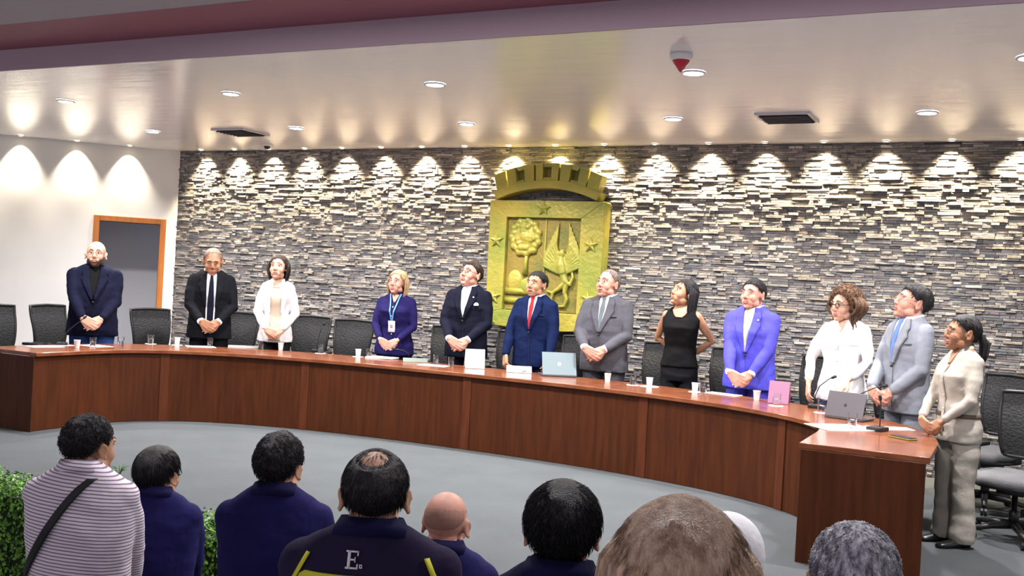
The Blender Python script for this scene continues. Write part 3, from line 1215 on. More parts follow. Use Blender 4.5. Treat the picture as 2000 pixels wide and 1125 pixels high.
    if neck:
        patch_rows(fx, bvh, neck, .010, 0, X=X, thick=.03)
    join_meshes(me, fx, [SKIN[skin], EYEW, IRIS, C.get('brow', BROW), C.get('lip', LIP), MOUTH])
    link('body', me, root)

    # ---- clothing
    cl = MB()
    cl.add(torso.v, torso.f)
    off = .014 if top in ('suit',) else .010
    cuffs = {}
    for s in (-1, 1):
        Sx, El, Wx = arms[s]
        if bare:
            continue
        if (extra or {}).get('short_sleeve'):
            El2 = Sx.lerp(El, .80)
            cl.limb([Sx + V((-s * .02, 0, -.005)), Sx.lerp(El2, .5), El2], [(ra[0] + off) * B ** .5, (ra[1] + off + .006) * B ** .5, (ra[1] + off + .008)], 16)
            continue
        cut = Wx - (Wx - El).normalized() * .012
        if (extra or {}).get('cuff_cut'):
            cut = Wx - (Wx - El).normalized() * extra['cuff_cut']
        b_ = B ** .5
        cl.limb([Sx + V((-s * .012, 0, -.004)), Sx.lerp(El, .5) + V((0, 0, 0)), El, El.lerp(cut, .5), cut - (Wx - El).normalized() * .02],
                [(ra[0] + off) * b_, (ra[1] + off + .003) * b_, (ra[2] + off) * b_, (ra[2] + off - .003), ra[3] + off + .001], 16)
        cuffs[s] = (cut, (Wx - El).normalized())
        # folds at the elbow
        cl.ell(El, (ra[2] + off + .004,) * 3)
    rj = random.Random(hash(label) % 1000 if False else len(label))
    XM(cl)
    tme = remesh(cl, .0085 if not seated else .0085, 3, .5)
    # soft cloth wrinkles
    wr = (extra or {}).get('wrinkle', 1.0)
    displace(tme, lambda p: (noise.noise(V((p.x * 7 + len(label), p.y * 7, p.z * 12))) * .006 + noise.noise(V((p.x * 16, p.y * 16, p.z * 22))) * .003) * wr)
    tname = {'suit': 'jacket', 'blouse': 'blouse', 'shirt': 'shirt', 'tank': 'top'}[top]
    tme.materials.append(C['top'])
    link(tname, tme, root)

    def patch(name, rows, offs, m, thick=.012, cols=7, lab=None):
        mb = MB()
        patch_rows(mb, bvh, rows, offs, 0, cols=cols, X=X, thick=thick)
        return mb.build(name, m, root, label=lab)

    if opening:
        if 'rows' in opening:
            patch('shirt', [(z_, -w, w) for z_, w in opening['rows']], .010, C['inner'], thick=.03, lab=None)
        if 'tie' in C:
            tz = opening.get('tie_end', opening['rows'][-1][0])
            vw = sorted((a, b) for a, b in opening['rows'])
            rows = [(1.470, -.014, .014), (1.445, -.019, .019), (1.428, -.013, .013), (1.36, -.022, .022), (max(tz + .03, 1.12), -.034, .034), (tz, -.030, .030)]
            rows = [(z_, max(a, -piece(vw, z_) * .92), min(b, piece(vw, z_) * .92)) for z_, a, b in rows]
            patch('tie', rows, .019, C['tie'], thick=.01, cols=5)
        if opening.get('lapel', True) and top == 'suit':
            rw = opening['rows']
            for s in (-1, 1):
                rows = []
                zt, zb = rw[0][0], opening.get('lap_end', rw[-1][0])
                N_ = 10
                for i in range(N_ + 1):
                    t = i / N_
                    z_ = lerp(zt, zb, t)
                    w = piece(sorted((a, b) for a, b in rw), z_)
                    lw = piece([(0, .022), (.10, .040), (.26, .070), (.30, .054), (.34, .075), (1, .012)], t) * B
                    xi, xo = s * (w - .004), s * (w + lw)
                    rows.append((z_, min(xi, xo), max(xi, xo)))
                patch('lapel', rows, .021, C.get('lapel', C['top']), thick=.016, cols=4)
            if opening.get('front_edge', True):
                zb = rw[-1][0]
                patch('button', [(zb - .012, -.009, .009), (zb - .030, -.009, .009)], .022, C.get('button', M_BLACKM), cols=3)
                patch('front_edge', [(zb - .005, .003, .007), (.97, .005, .009), (.82, .014, .018), (.775, .03, .034)], .0105, M_SEAM(C['top']), cols=2, thick=.006)
        if opening.get('collar', True) and top in ('suit', 'blouse', 'shirt') and C.get('collar'):
            cm = MB()
            rr = nr + .010
            ring0, ring1, ring2 = [], [], []
            for i in range(29):
                a = radians(-162 + 324 * i / 28)     # 0 = back
                x, y = sin(a), cos(a)
                fr_ = (1 - cos(radians(abs(-162 + 324 * i / 28)))) / 2
                zt = 1.512 - .030 * fr_
                if seated:
                    zt += .012
                    ring0.append(V((x * (rr + .006), .026 + y * (rr + .004), zt)))
                    ring1.append(V((x * (rr + .030 * B), .030 + y * (rr + .014), zt - .044 - .018 * fr_ ** 3)))
                else:
                    ring0.append(V((x * rr, .022 + y * rr, zt)))
                    ring1.append(V((x * (rr + .014), .022 + y * (rr + .014) - .006 * fr_, zt - .036 - .018 * fr_ ** 3)))
                ring2.append(V((x * (rr - .004), .022 + y * (rr - .004), zt - .03)))
            n_ = len(ring0)
            cm.add(ring0 + ring1 + ring2, [(i, i + 1, n_ + i + 1, n_ + i) for i in range(n_ - 1)] + [(i + 1, i, 2 * n_ + i, 2 * n_ + i + 1) for i in range(n_ - 1)])
            XM(cm)
            o_ = cm.build('collar', C['collar'], root, fix=False)
            sd_ = o_.modifiers.new('solid', 'SOLIDIFY')
            sd_.thickness = .004
        if opening.get('placket'):
            patch('placket', [(z_, -.012, .012) for z_ in (opening['placket'], 1.2, 1.05, .9, .83)], .011, C['top'], cols=3, thick=.008)
            for z_ in (1.32, 1.22, 1.12, 1.02, .92):
                if z_ < opening['placket'] - .02:
                    patch('button', [(z_ + .006, -.006, .006), (z_ - .006, -.006, .006)], .014, M_BUT, cols=2)
    if C.get('cuff'):
        for s, (c_, d_) in cuffs.items():
            mb = MB().tube([c_ - d_ * .022, c_ + d_ * .016], [ra[3] + .010, ra[3] + .009], 16)
            XM(mb)
            mb.build('cuff', C['cuff'], root)
    if (extra or {}).get('pocket_square'):
        patch('pocket_square', [(1.315, .118, .135), (1.300, .105, .150), (1.285, .108, .148)], .022, mat('white_cloth', (.8, .8, .82)), cols=5)
    if (extra or {}).get('pocket'):
        patch('pocket', [(1.290, .098, .150), (1.280, .098, .150)], .014, M_SEAM(C['top']), cols=4, thick=.006)
    if (extra or {}).get('pin'):
        patch('lapel_pin', [(1.375, .085, .097), (1.362, .085, .097)], .030, mat('silver_pin', (.75, .75, .78), rough=.3), cols=3)
    if (extra or {}).get('lanyard'):
        lc = mat('lanyard_blue', (.10, .32, .62), rough=.6)
        for s in (-1, 1):
            rows = [(lerp(1.465, 1.17, i / 8), (s * lerp(.062, .006, (i / 8) ** .8)) - .007, (s * lerp(.062, .006, (i / 8) ** .8)) + .007) for i in range(9)]
            patch('lanyard', rows, .017, lc, cols=2, thick=.006)
        o_ = patch('badge', [(1.165, -.038, .038), (1.04, -.038, .038)], .024, mat('badge_white', (.75, .80, .85), rough=.3), cols=2, thick=.004)
        patch('badge_photo', [(1.125, -.015, .015), (1.085, -.015, .015)], .026, mat('badge_photo', (.35, .25, .25)), cols=2, thick=.003)

    # ---- lower body
    pz = .95
    tr = MB()
    if not seated:
        tr.loft([(.98, .150 * B * fw, .105 * B, 0, 0), (.90, .172 * B * (1.02 if fem else 1), .120 * B, 0, .01), (.82, .178 * B, .122 * B, 0, .01), (.76, .170 * B, .11 * B, 0, .01)], 28)
        if (extra or {}).get('wide_legs'):
            lr = [.094, .092, .082, .084, .098]
        else:
            lr = [.092, .085, .066, .056, .058]
        for s in (-1, 1):
            tr.limb([V((s * .088 * B, .01, .84)), V((s * .092 * B, .005, .68)), V((s * .095, .0, .47)), V((s * .097, .012, .25)), V((s * .098, .012, .055 + .02))],
                    [lr[0] * B, lr[1] * B, lr[2] * B ** .5, lr[3], lr[4]], 16)
        # flat hem
        XM(tr)
        tme = remesh(tr, .011, 3)
        displace(tme, lambda p: noise.noise(V((p.x * 9, p.y * 9, p.z * 14))) * .008, zmin=.035)
        tme.materials.append(trouser or C['top'])
        link('trousers', tme, root)
        for s in (-1, 1):
            so = MB()
            rings = []
            for (y, w, z0_, z1) in ((.075, .028, 0, .05), (.06, .036, 0, .075), (.0, .040, 0, .085), (-.06, .044, 0, .065), (-.12, .046, 0, .048), (-.17, .040, 0, .040), (-.20, .020, .004, .028)):
                ring = []
                for q in range(12):
                    a = 2 * pi * q / 12
                    ring.append(V((s * .10 + w * cos(a), y, max(0.0, lerp(z0_, z1, .5) + (z1 - z0_) * .5 * sin(a) * (1.1 if sin(a) < 0 else 1)))))
                rings.append(ring)
            so.rings(rings)
            XM(so)
            so.build('shoe', shoes or mat('black_leather', (.012, .012, .012), rough=.3), root)
    else:
        hz = .90
        drop = (hz * k + zo)             # height of the hips over the floor
        kx = .40
        tr.loft([(.98, .155 * B, .11 * B, 0, 0), (.90, .175 * B, .125 * B, 0, .01), (.83, .17 * B, .11 * B, 0, 0)], 24)
        fl_z = -zo / k
        kn_z = max(.80, fl_z + .46)
        for s in (-1, 1):
            tr.limb([V((s * .09, .0, .87)), V((s * .11, -.22, .87)), V((s * .12, -.43, .86)), V((s * .12, -.45, lerp(.86, fl_z, .5))), V((s * .12, -.44, fl_z + .08))],
                    [.095 * B, .085 * B, .066, .058, .052], 14)
        XM(tr)
        tme = remesh(tr, .012, 2)
        tme.materials.append(trouser or mat('dark_trouser', (.02, .02, .03), rough=.8))
        link('trousers', tme, root)
        for s in (-1, 1):
            so = MB()
            rings = []
            for (y, w, z1) in ((.075, .028, .05), (.06, .036, .075), (.0, .040, .085), (-.06, .044, .065), (-.12, .046, .048), (-.17, .040, .040), (-.20, .020, .028)):
                rings.append([V((s * .12 + w * cos(2 * pi * q / 12), -.45 + y, fl_z + max(.001, z1 * .5 + z1 * .5 * sin(2 * pi * q / 12)))) for q in range(12)])
            so.rings(rings)
            XM(so)
            so.build('shoe', mat('black_leather', (.012, .012, .012), rough=.3), root)
    if (extra or {}).get('belt'):
        mb = MB()
        s0 = [q for q in secs if abs(q[0] - .98) < .2]
        rings = []
        for z_ in (.995, .965):
            rx = piece(sorted((a[0], a[1]) for a in secs), z_) + .006
            ry = piece(sorted((a[0], a[2]) for a in secs), z_) + .006
            cy = piece(sorted((a[0], a[4]) for a in secs), z_)
            rings.append([V((rx * abs(cos(a)) ** .909 * (1 if cos(a) > 0 else -1), cy + ry * abs(sin(a)) ** .909 * (1 if sin(a) > 0 else -1), z_)) for a in [2 * pi * q / 40 for q in range(40)]])
        mb.rings(rings, cap=False)
        XM(mb)
        o_ = mb.build('belt', extra['belt'], root, fix=False)
        m_ = o_.modifiers.new('solid', 'SOLIDIFY')
        m_.thickness = .006
        m_.offset = 1

    # ---- hair
    if hair:
        kind = hair['kind']
        Hs = hs
        hm, pts = hair_cap(hb, LINE[hair.get('line', kind)], hair.get('thick', .012), R, hc, Hs, seg=hair.get('seg', 64), noise_amp=hair.get('noise', .002),
                           noise_f=hair.get('nf', 18), seed=len(label), vol=hair.get('vol'), lump=hair.get('lump'), soft=hair.get('soft', 10), bald=hair.get('bald'), tuck=hair.get('tuck', .008))
        if hair.get('locks'):
            for L_ in hair['locks']:
                strands(hm, R, hc, Hs, **L_)
        if kind in ('short', 'high') and not hair.get('tufts') and not seated:
            hair = dict(hair, tufts=dict(n=1900, length=.024, width=.0015, seed=len(label), lift=.14, jitter=.45, minm=.30, whorl=(180, 68)))
        if kind in ('long', 'tied') and not hair.get('tufts') and not seated:
            hair = dict(hair, tufts=dict(n=1600, length=.045, width=.0015, seed=len(label), lift=.03, jitter=.12, minm=.30, whorl=(10 if kind == 'long' else 0, 60)))
        if hair.get('tufts'):
            tufts(hm, pts, R=R, **hair['tufts'])
        if hair.get('pony'):
            pb = hc + R @ (V((0, .115, .0)) * hs)
            for i in range(16):
                rr = random.Random(i)
                dx, dy = rr.uniform(-.02, .02), rr.uniform(-.015, .015)
                hm.tube([pb + R @ V((dx * .4, -.03, .01 + dy * .3)), pb + V((dx, .01 + dy * .5, -.005)), pb + V((dx * 1.6, .045 + dy, -.07)), pb + V((dx * 1.5, .04 + dy, -.15)), pb + V((dx, .03 + dy, -.20))],
                        [.012, .013, .016, .012, .003], 6)
        hm.v = [tuple(X(p)) for p in hm.v]
        hm.build('hair', hair['mat'], root, fix=False)
    if beard:
        # short beard as a thin shell around the jaw
        o = V((0, .0, -.035))
        vs, fs, keep = [], [], []
        SG, RW = 40, 16
        bb = BVHTree.FromPolygons([V(p) for p in head_parts(fem, 1.04).v], head_parts(fem, 1.04).f)
        for i in range(RW + 1):
            el = lerp(8, -80, i / RW)
            for q in range(SG + 1):
                az = lerp(-95, 95, q / SG)
                a, e = radians(az), radians(el)
                d = V((sin(a) * cos(e), -cos(a) * cos(e), sin(e)))
                hh = bb.ray_cast(o + d * .25, -d, .25)
                r_ = (hh[0] - o).length if hh[0] is not None else .07
                lim = piece([(0, -12), (18, -14), (30, -6), (60, 0), (95, 8)], abs(az))
                m_ = max(0, min(1, (lim - el) / 6))
                vs.append(o + d * (r_ + beard[1] * m_ - .006 * (1 - m_)))
        W_ = SG + 1
        fs = [(i * W_ + q, i * W_ + q + 1, (i + 1) * W_ + q + 1, (i + 1) * W_ + q) for i in range(RW) for q in range(SG)]
        mb = MB().add([HM @ q for q in vs], fs)
        XM(mb)
        mb.build('beard', beard[0], root, fix=False)
    if glasses:
        g = MB()
        for s in (-1, 1):
            ring = [V((s * .031 + .021 * cos(a), -.101 + .004 * abs(cos(a)), .003 + .016 * sin(a))) for a in [2 * pi * q / 18 for q in range(19)]]
            g.tube(ring, glasses[1], 6)
            g.tube([V((s * .052, -.098, .006)), V((s * .078, -.06, .006)), V((s * .086, .01, .004))], glasses[1], 6)
        g.tube([V((-.010, -.103, .006)), V((0, -.106, .009)), V((.010, -.103, .006))], glasses[1], 6)
        g.xf(HM)
        XM(g)
        g.build('glasses', glasses[0], root)
    root['_'] = 0
    del root['_']
    return root, X, bvh, arms, HM


def patch_rows(mb, bvh, rows, offs, mi=0, cols=7, X=lambda p: p, thick=.01, sub=3, back=False):
    """cloth panel lying on the torso: rows of (z, x0, x1), rays from the front find the surface"""
    R_ = []
    for (a, b) in zip(rows, rows[1:]):
        for i in range(sub):
            t = i / sub
            R_.append(tuple(lerp(p, q, t) for p, q in zip(a, b)))
    R_.append(rows[-1])
    sg = -1 if not back else 1
    F_, Bk = [], []
    for (z_, x0, x1) in R_:
        for c in range(cols + 1):
            x = lerp(x0, x1, c / cols)
            h = bvh.ray_cast(V((x, sg * 1.0, z_)), V((0, -sg, 0)))
            y = h[0].y if h[0] is not None else (sg * .06)
            if h[0] is None or z_ > 1.46:
                y2 = sg * (.055 if not back else .03) + (.012)
                y = min(y, y2) if (sg < 0 and h[0] is not None and False) else (y if h[0] is not None else y2)
            F_.append(X((x, y + sg * offs, z_)))
            Bk.append(X((x, y + sg * (offs - thick), z_)))
    n = cols + 1
    m = len(R_)
    fs = []
    N_ = len(F_)
    for i in range(m - 1):
        for c in range(cols):
            a, b_, d, e = i * n + c, i * n + c + 1, (i + 1) * n + c + 1, (i + 1) * n + c
            fs.append((a, e, d, b_))
            fs.append((a + N_, b_ + N_, d + N_, e + N_))
    per = [c for c in range(cols)] + []
    for c in range(cols):
        fs.append((c, c + 1, c + 1 + N_, c + N_))
        a = (m - 1) * n + c
        fs.append((a + 1, a, a + N_, a + 1 + N_))
    for i in range(m - 1):
        a = i * n
        fs.append((a + n, a, a + N_, a + n + N_))
        a = i * n + cols
        fs.append((a, a + n, a + n + N_, a + N_))
    mb.add(F_ + Bk, fs, mi)


_seam = {}


def M_SEAM(m):
    if m.name not in _seam:
        c = m.node_tree.nodes['Principled BSDF'].inputs['Base Color'].default_value
        _seam[m.name] = mat(m.name + '_seam', tuple(x * .6 for x in c[:3]), rough=.9)
    return _seam[m.name]


M_BUT = mat('pearl_button', (.6, .6, .58), rough=.3)


def facing(x, y, rel):
    """rel degrees: 0 looks at the room's photographer, positive turns towards picture left"""
    c = V((-x, -y, 0)).normalized()          # towards the camera
    r = V((c.y, -c.x, 0))                     # one side
    # picture-right at that spot
    pr = V((-c.y, c.x, 0))
    a = radians(rel)
    d = c * cos(a) - pr * sin(a)
    return (d.x, d.y)


T_WHITE = fabric('shirt_white', (.80, .80, .82), bscale=20)
T_NAVY = fabric('suit_navy', (.004, .005, .019))
T_BLACK = fabric('suit_black', (.003, .0035, .006))
T_BLACK2 = fabric('suit_midnight', (.004, .005, .014))
T_BLUE = fabric('suit_blue', (.003, .009, .045))
T_GREY = fabric('suit_grey', (.072, .072, .085))
T_VIOL = fabric('suit_violet_blue', (.075, .07, .48))
T_LGREY = fabric('suit_light_grey', (.22, .235, .275))
T_BEIGE = fabric('beige_linen', (.40, .37, .32))
T_CREAM = fabric('cream_top', (.50, .42, .33))
T_WBLZ = fabric('white_blazer', (.74, .74, .76))
T_DNAVY = fabric('blouse_navy', (.010, .007, .060))
T_TANK = fabric('black_top', (.004, .004, .0045))
T_JEAN = fabric('jeans_blue', (.02, .05, .16))
T_DARK = fabric('trouser_black', (.008, .008, .010))
METAL = mat('glasses_metal', (.25, .22, .2), rough=.3, metal=.8)
BLKF = mat('glasses_black', (.01, .01, .01), rough=.3)

SUITV = [(1.47, .046), (1.44, .052), (1.30, .034), (1.13, .004)]
PEOPLE = []


def P_(*a, **k):
    PEOPLE.append((a, k))


P_('bald bearded person in a navy blazer over a black t-shirt, standing before the open doorway', (-8.95, 7.79), 2, h=1.83, bulk=1.22, belly=.02, skin='fair',
   colors=dict(top=T_NAVY, inner=T_TANK), trouser=T_JEAN, head=(5, 6, 0), opening=dict(rows=[(1.475, .05), (1.44, .058), (1.3, .04), (1.13, .006)]),
   beard=(mat('beard_dark', (.05, .025, .018), rough=.9), .006), glasses=(METAL, .0016), hair=None)
P_('person in a black suit, white shirt and long black tie, head bowed', (-8.16, 8.73), 0, h=1.84, bulk=1.12, skin='brown',
   colors=dict(top=T_BLACK, inner=T_WHITE, tie=T_BLACK2, collar=T_WHITE, cuff=T_WHITE), trouser=T_BLACK, head=(0, -16, 0),
   opening=dict(rows=[(1.475, .046), (1.44, .056), (1.25, .052), (1.0, .045), (.86, .040)], lap_end=1.1, tie_end=.88, front_edge=False),
   hair=dict(kind='high', thick=.006, mat=H_SALT, noise=.001), extra=dict(closed=True))
P_('person with dark shoulder-length hair in an open white blazer over a beige top', (-7.49, 9.07), 5, h=1.79, bulk=.96, fem=True, skin='fair',
   colors=dict(top=T_WBLZ, inner=T_CREAM), trouser=T_DARK, head=(12, 10, 0),
   opening=dict(rows=[(1.38, .045), (1.25, .062), (1.0, .058), (.86, .062), (.80, .066)], lap_end=1.1, front_edge=False, skin=[(1.47, -.045, .045), (1.42, -.05, .05), (1.37, -.045, .045)]),
   hair=dict(kind='long', thick=.012, mat=H_DARK, noise=.002, locks=[dict(n=46, zend=-.20, seed=3, az=(72, 180), rad=.014)]), extra=dict(wz=.93))
P_('person with long blonde hair in a navy blouse wearing a blue lanyard and white badge', (-6.08, 9.38), 16, h=1.69, bulk=1.15, fem=True, skin='rosy',
   colors=dict(top=T_DNAVY, collar=T_DNAVY), top='blouse', trouser=T_DARK, head=(12, 8, 0), glasses=(METAL, .0013),
   opening=dict(skin=[(1.475, -.045, .045), (1.42, -.028, .028), (1.37, -.006, .006)], placket=1.36),
   hair=dict(kind='long', thick=.014, mat=H_BLOND, noise=.002, locks=[dict(n=50, zend=-.27, seed=4, az=(72, 180), rad=.013)]),
   extra=dict(lanyard=True, wz=.95, cuff_cut=.03))
P_('person with glasses in a dark suit with open white shirt and pocket square', (-5.22, 9.46), 20, h=1.83, bulk=1.10, skin='rosy',
   colors=dict(top=T_BLACK2, inner=T_WHITE, collar=T_WHITE, cuff=T_WHITE), head=(18, 16, 0), glasses=(BLKF, .0018),
   opening=dict(rows=[(1.475, .05), (1.44, .056), (1.3, .036), (1.15, .005)], skin=[(1.50, -.02, .02), (1.44, -.008, .008)]),
   hair=dict(kind='short', thick=.012, mat=H_DARK), extra=dict(pocket_square=True, pin=True))
P_('person in a blue suit with a red tie standing before the gilded shield', (-4.43, 9.47), 22, h=1.76, bulk=1.08, skin='tan',
   colors=dict(top=T_BLUE, inner=T_WHITE, tie=fabric('tie_red', (.36, .02, .03)), collar=T_WHITE), head=(12, 6, 0), pose='table', mouth=.010,
   opening=dict(rows=SUITV), hair=dict(kind='short', thick=.009, mat=H_BLACK), extra=dict(pocket=True))
P_('silver-haired person in a grey suit and grey tie, standing behind the silver laptop', (-3.63, 9.44), 20, h=1.81, bulk=1.16, belly=.02, skin='rosy',
   colors=dict(top=T_GREY, inner=T_WHITE, tie=fabric('tie_grey', (.10, .12, .13)), collar=T_WHITE, cuff=T_WHITE), head=(18, 8, 0), mouth=.006,
   opening=dict(rows=SUITV), hair=dict(kind='high', thick=.006, mat=H_THIN, noise=.001), extra=dict(wz=.98, pocket=True), glasses=(METAL, .0010))
P_('person with long straight black hair in a black sleeveless top, hands behind the back', (-2.84, 9.39), 15, h=1.75, bulk=1.0, fem=True, skin='tan', top='tank',
   colors=dict(top=T_TANK), trouser=T_DARK, head=(42, 18, 0), pose='behind', arm_out=1.6,
   opening=dict(skin=[(1.475, -.06, .06), (1.43, -.075, .075), (1.39, -.055, .055), (1.365, -.03, .03)]),
   hair=dict(kind='long', thick=.012, mat=H_BLACK, noise=.001, locks=[dict(n=46, zend=-.36, seed=8, az=(80, 180), rad=.014, waves=.002)]))
P_('person in a violet-blue suit with a pale tie and closed eyes', (-2.12, 9.2), 18, h=1.78, bulk=1.14, skin='rosy',
   colors=dict(top=T_VIOL, inner=T_WHITE, tie=fabric('tie_pale', (.42, .42, .33)), collar=T_WHITE, cuff=T_WHITE), head=(14, 4, 0),
   opening=dict(rows=[(1.475, .046), (1.44, .052), (1.30, .036), (1.08, .004)]), hair=dict(kind='short', thick=.009, mat=H_BLACK), extra=dict(closed=True, wz=.90, pin=True))
P_('person with curly brown hair and dark glasses in a loose white shirt', (-1.26, 8.88), 22, h=1.73, bulk=1.12, fem=True, skin='fair', top='blouse',
   colors=dict(top=fabric('white_blouse', (.80, .80, .82)), collar=T_WHITE), trouser=T_JEAN, head=(22, -2, 0), pose='reach', glasses=(BLKF, .0028),
   opening=dict(skin=[(1.475, -.04, .04), (1.42, -.022, .022), (1.36, -.004, .004)], placket=1.36),
   hair=dict(kind='full', thick=.030, mat=H_CURL, noise=.012, nf=26, locks=[dict(n=60, zend=-.17, seed=9, az=(72, 180), rad=.015, waves=.018, out=.04, spread=1.25)],
             tufts=dict(n=2200, length=.03, width=.0022, seed=2, lift=.5, curl=.8)), extra=dict(cuff_cut=.05, wrinkle=1.8))
P_('person in a light grey suit and blue tie in profile, black swept hair', (-.72, 8.44), 48, h=1.78, bulk=1.02, skin='rosy',
   colors=dict(top=T_LGREY, inner=fabric('shirt_pale_blue', (.55, .60, .80)), tie=fabric('tie_blue', (.12, .20, .50)), collar=T_WHITE), head=(18, 14, 0), glasses=(METAL, .0013),
   opening=dict(rows=SUITV), hair=dict(kind='short', thick=.020, mat=H_BLACK, noise=.003), extra=dict(wz=.92, pocket=True))
P_('person with black ponytail in beige belted jacket and trousers at the near desk end', (-.30, 7.58), 52, h=1.575, bulk=1.06, fem=True, skin='brown', top='blouse',
   colors=dict(top=T_BEIGE, collar=T_BEIGE), trouser=T_BEIGE, head=(14, 4, 0), glasses=(METAL, .0013),
   opening=dict(skin=[(1.475, -.04, .04), (1.42, -.024, .024), (1.35, -.004, .004)], placket=1.35),
   hair=dict(kind='tied', thick=.010, mat=H_BLACK, noise=.001, pony=True), extra=dict(wz=.92, belt=mat('belt_brown', (.10, .07, .05)), wide_legs=True, wrinkle=1.6, cuff_cut=.03))

for a, k in PEOPLE:
    lab, loc, rel = a
    person(lab, loc, facing(loc[0], loc[1], rel), **k)

# ================================================================== CHAIRS
M_MESHB = mat('chair_mesh', (0.011, 0.0115, 0.013), rough=0.7, bump=0.6, bscale=60)
M_PLAST = mat('chair_plastic', (0.012, 0.012, 0.013), rough=0.4)
M_SEATF = mat('chair_seat_fabric', (0.13, 0.13, 0.135), rough=0.9, var=0.1, bump=0.4, bscale=120)


def make_chair(label, loc, rz, backlean=6, group='office chairs behind the council desk'):
    """front of the chair is local -y"""
    o = empty('office_chair', (loc[0], loc[1], 0), rz, label, 'chair', group)
    # seat
    mb = MB()
    rings = []
    for z_, s_ in ((.42, .80), (.425, .93), (.45, 1.0), (.485, .98), (.50, .88)):
        rings.append([(.25 * s_ * abs(cos(a)) ** .7 * (1 if cos(a) > 0 else -1), .24 * s_ * abs(sin(a)) ** .7 * (1 if sin(a) > 0 else -1) - .02,
                       z_ - (.02 if sin(a) < -.6 else 0)) for a in [2 * pi * k / 36 for k in range(36)]])
    mb.rings(rings).build('seat', M_SEATF, o)
    mb = MB()
    mb.rings([[(.24 * abs(cos(a)) ** .7 * (1 if cos(a) > 0 else -1), .23 * abs(sin(a)) ** .7 * (1 if sin(a) > 0 else -1) - .02, z_) for a in [2 * pi * k / 36 for k in range(36)]] for z_ in (.395, .422)])
    mb.box((-.09, -.10, .345), (.09, .10, .40)).build('seat_base', M_PLAST, o)

    def bp(x, t):
        """point on the curved back, t 0..1 upward"""
        z_ = lerp(.60, 1.08, t)
        y = .22 + .06 * t + .05 * sin(pi * min(1, t * 1.2)) * -.5 + .20 * x * x * -1.0
        return V((x, y, z_))
    hw_ = lambda t: piece([(0, .185), (.15, .205), (.7, .235), (1, .24)], t)
    # frame of the back
    fr_ = MB()
    path = [bp(-hw_(t), t) for t in [i / 10 for i in range(11)]]
    path += [bp(x, 1.0 + .02 * (1 - abs(x) / .24)) for x in [-.20, -.12, 0, .12, .20]]
    path += [bp(hw_(t), t) for t in [1 - i / 10 for i in range(11)]]
    path += [bp(x, -.02) for x in (.14, .05, -.05, -.14)]
    path.append(path[0])
    fr_.tube(path, .016, 8, side=(0, 1, 0))
    fr_.build('back_frame', M_PLAST, o)
    g = MB()
    NX, NZ = 12, 12
    A_, B_ = [], []
    for i in range(NZ + 1):
        t = i / NZ
        for k in range(NX + 1):
            x = lerp(-hw_(t), hw_(t), k / NX)
            p = bp(x, t)
            A_.append(p + V((0, -.006, 0)))
            B_.append(p + V((0, .006, 0)))
    n_ = NX + 1
    N_ = len(A_)
    fs = []
    for i in range(NZ):
        for k in range(NX):
            a, b, c, d = i * n_ + k, i * n_ + k + 1, (i + 1) * n_ + k + 1, (i + 1) * n_ + k
            fs += [(a, b, c, d), (a + N_, d + N_, c + N_, b + N_)]
    g.add(A_ + B_, fs)
    g.build('backrest', M_MESHB, o, fix=False)
    sp = MB()
    sp.tube([(0, .08, .385), (0, .20, .40), (0, .27, .50), (0, .275, .64), (0, .27, .80)], [.03, .03, .028, .026, .02], 10, flat=1.3)
    sp.build('back_support', M_PLAST, o)
    for s in (-1, 1):
        a_ = MB()
        a_.tube([(s * .20, .02, .405), (s * .275, .02, .42), (s * .285, .02, .56), (s * .285, .02, .66)], [.018, .02, .018, .018], 8)
        a_.box((s * .285 - .04, -.12, .66), (s * .285 + .04, .13, .69))
        a_.build('armrest', M_PLAST, o, bevel=.008, sharp=40)
    MB().tube([(0, 0, .12), (0, 0, .22), (0, 0, .225), (0, 0, .35)], [.034, .034, .02, .02], 14).build('gas_lift', M_PLAST, o)
    for k in range(5):
        a = radians(90 + 72 * k)
        c, s_ = cos(a), sin(a)
        l = MB()
        l.tube([(0, 0, .115), (c * .16, s_ * .16, .105), (c * .31, s_ * .31, .078)], [.034, .026, .018], 8)
        lo = l.build('base_leg', M_PLAST, o)
        w_ = MB()
        for q in (-1, 1):
            R_ = Matrix.Rotation(a, 3, 'Z')
            cc = V((c * .31, s_ * .31, .0302)) + R_ @ V((0, q * .014, 0))
            ring = lambda dy: [cc + R_ @ V((.030 * cos(u), dy, .030 * sin(u))) for u in [2 * pi * i / 16 for i in range(16)]]
            w_.rings([ring(-.009), ring(.009)])
        w_.build('caster', M_PLAST, lo, sharp=40)
    return o


CHAIR0 = []


def toward_desk(x, y, extra_deg=0):
    """rotation that turns local -y to the nearest point of the desk's inner line"""
    i = min(range(len(IC)), key=lambda k: (IC[k] + NC[k] * .7 - V((x, y))).length)
    d = -NC[i]
    return atan2(d.x, -d.y) + radians(extra_deg)


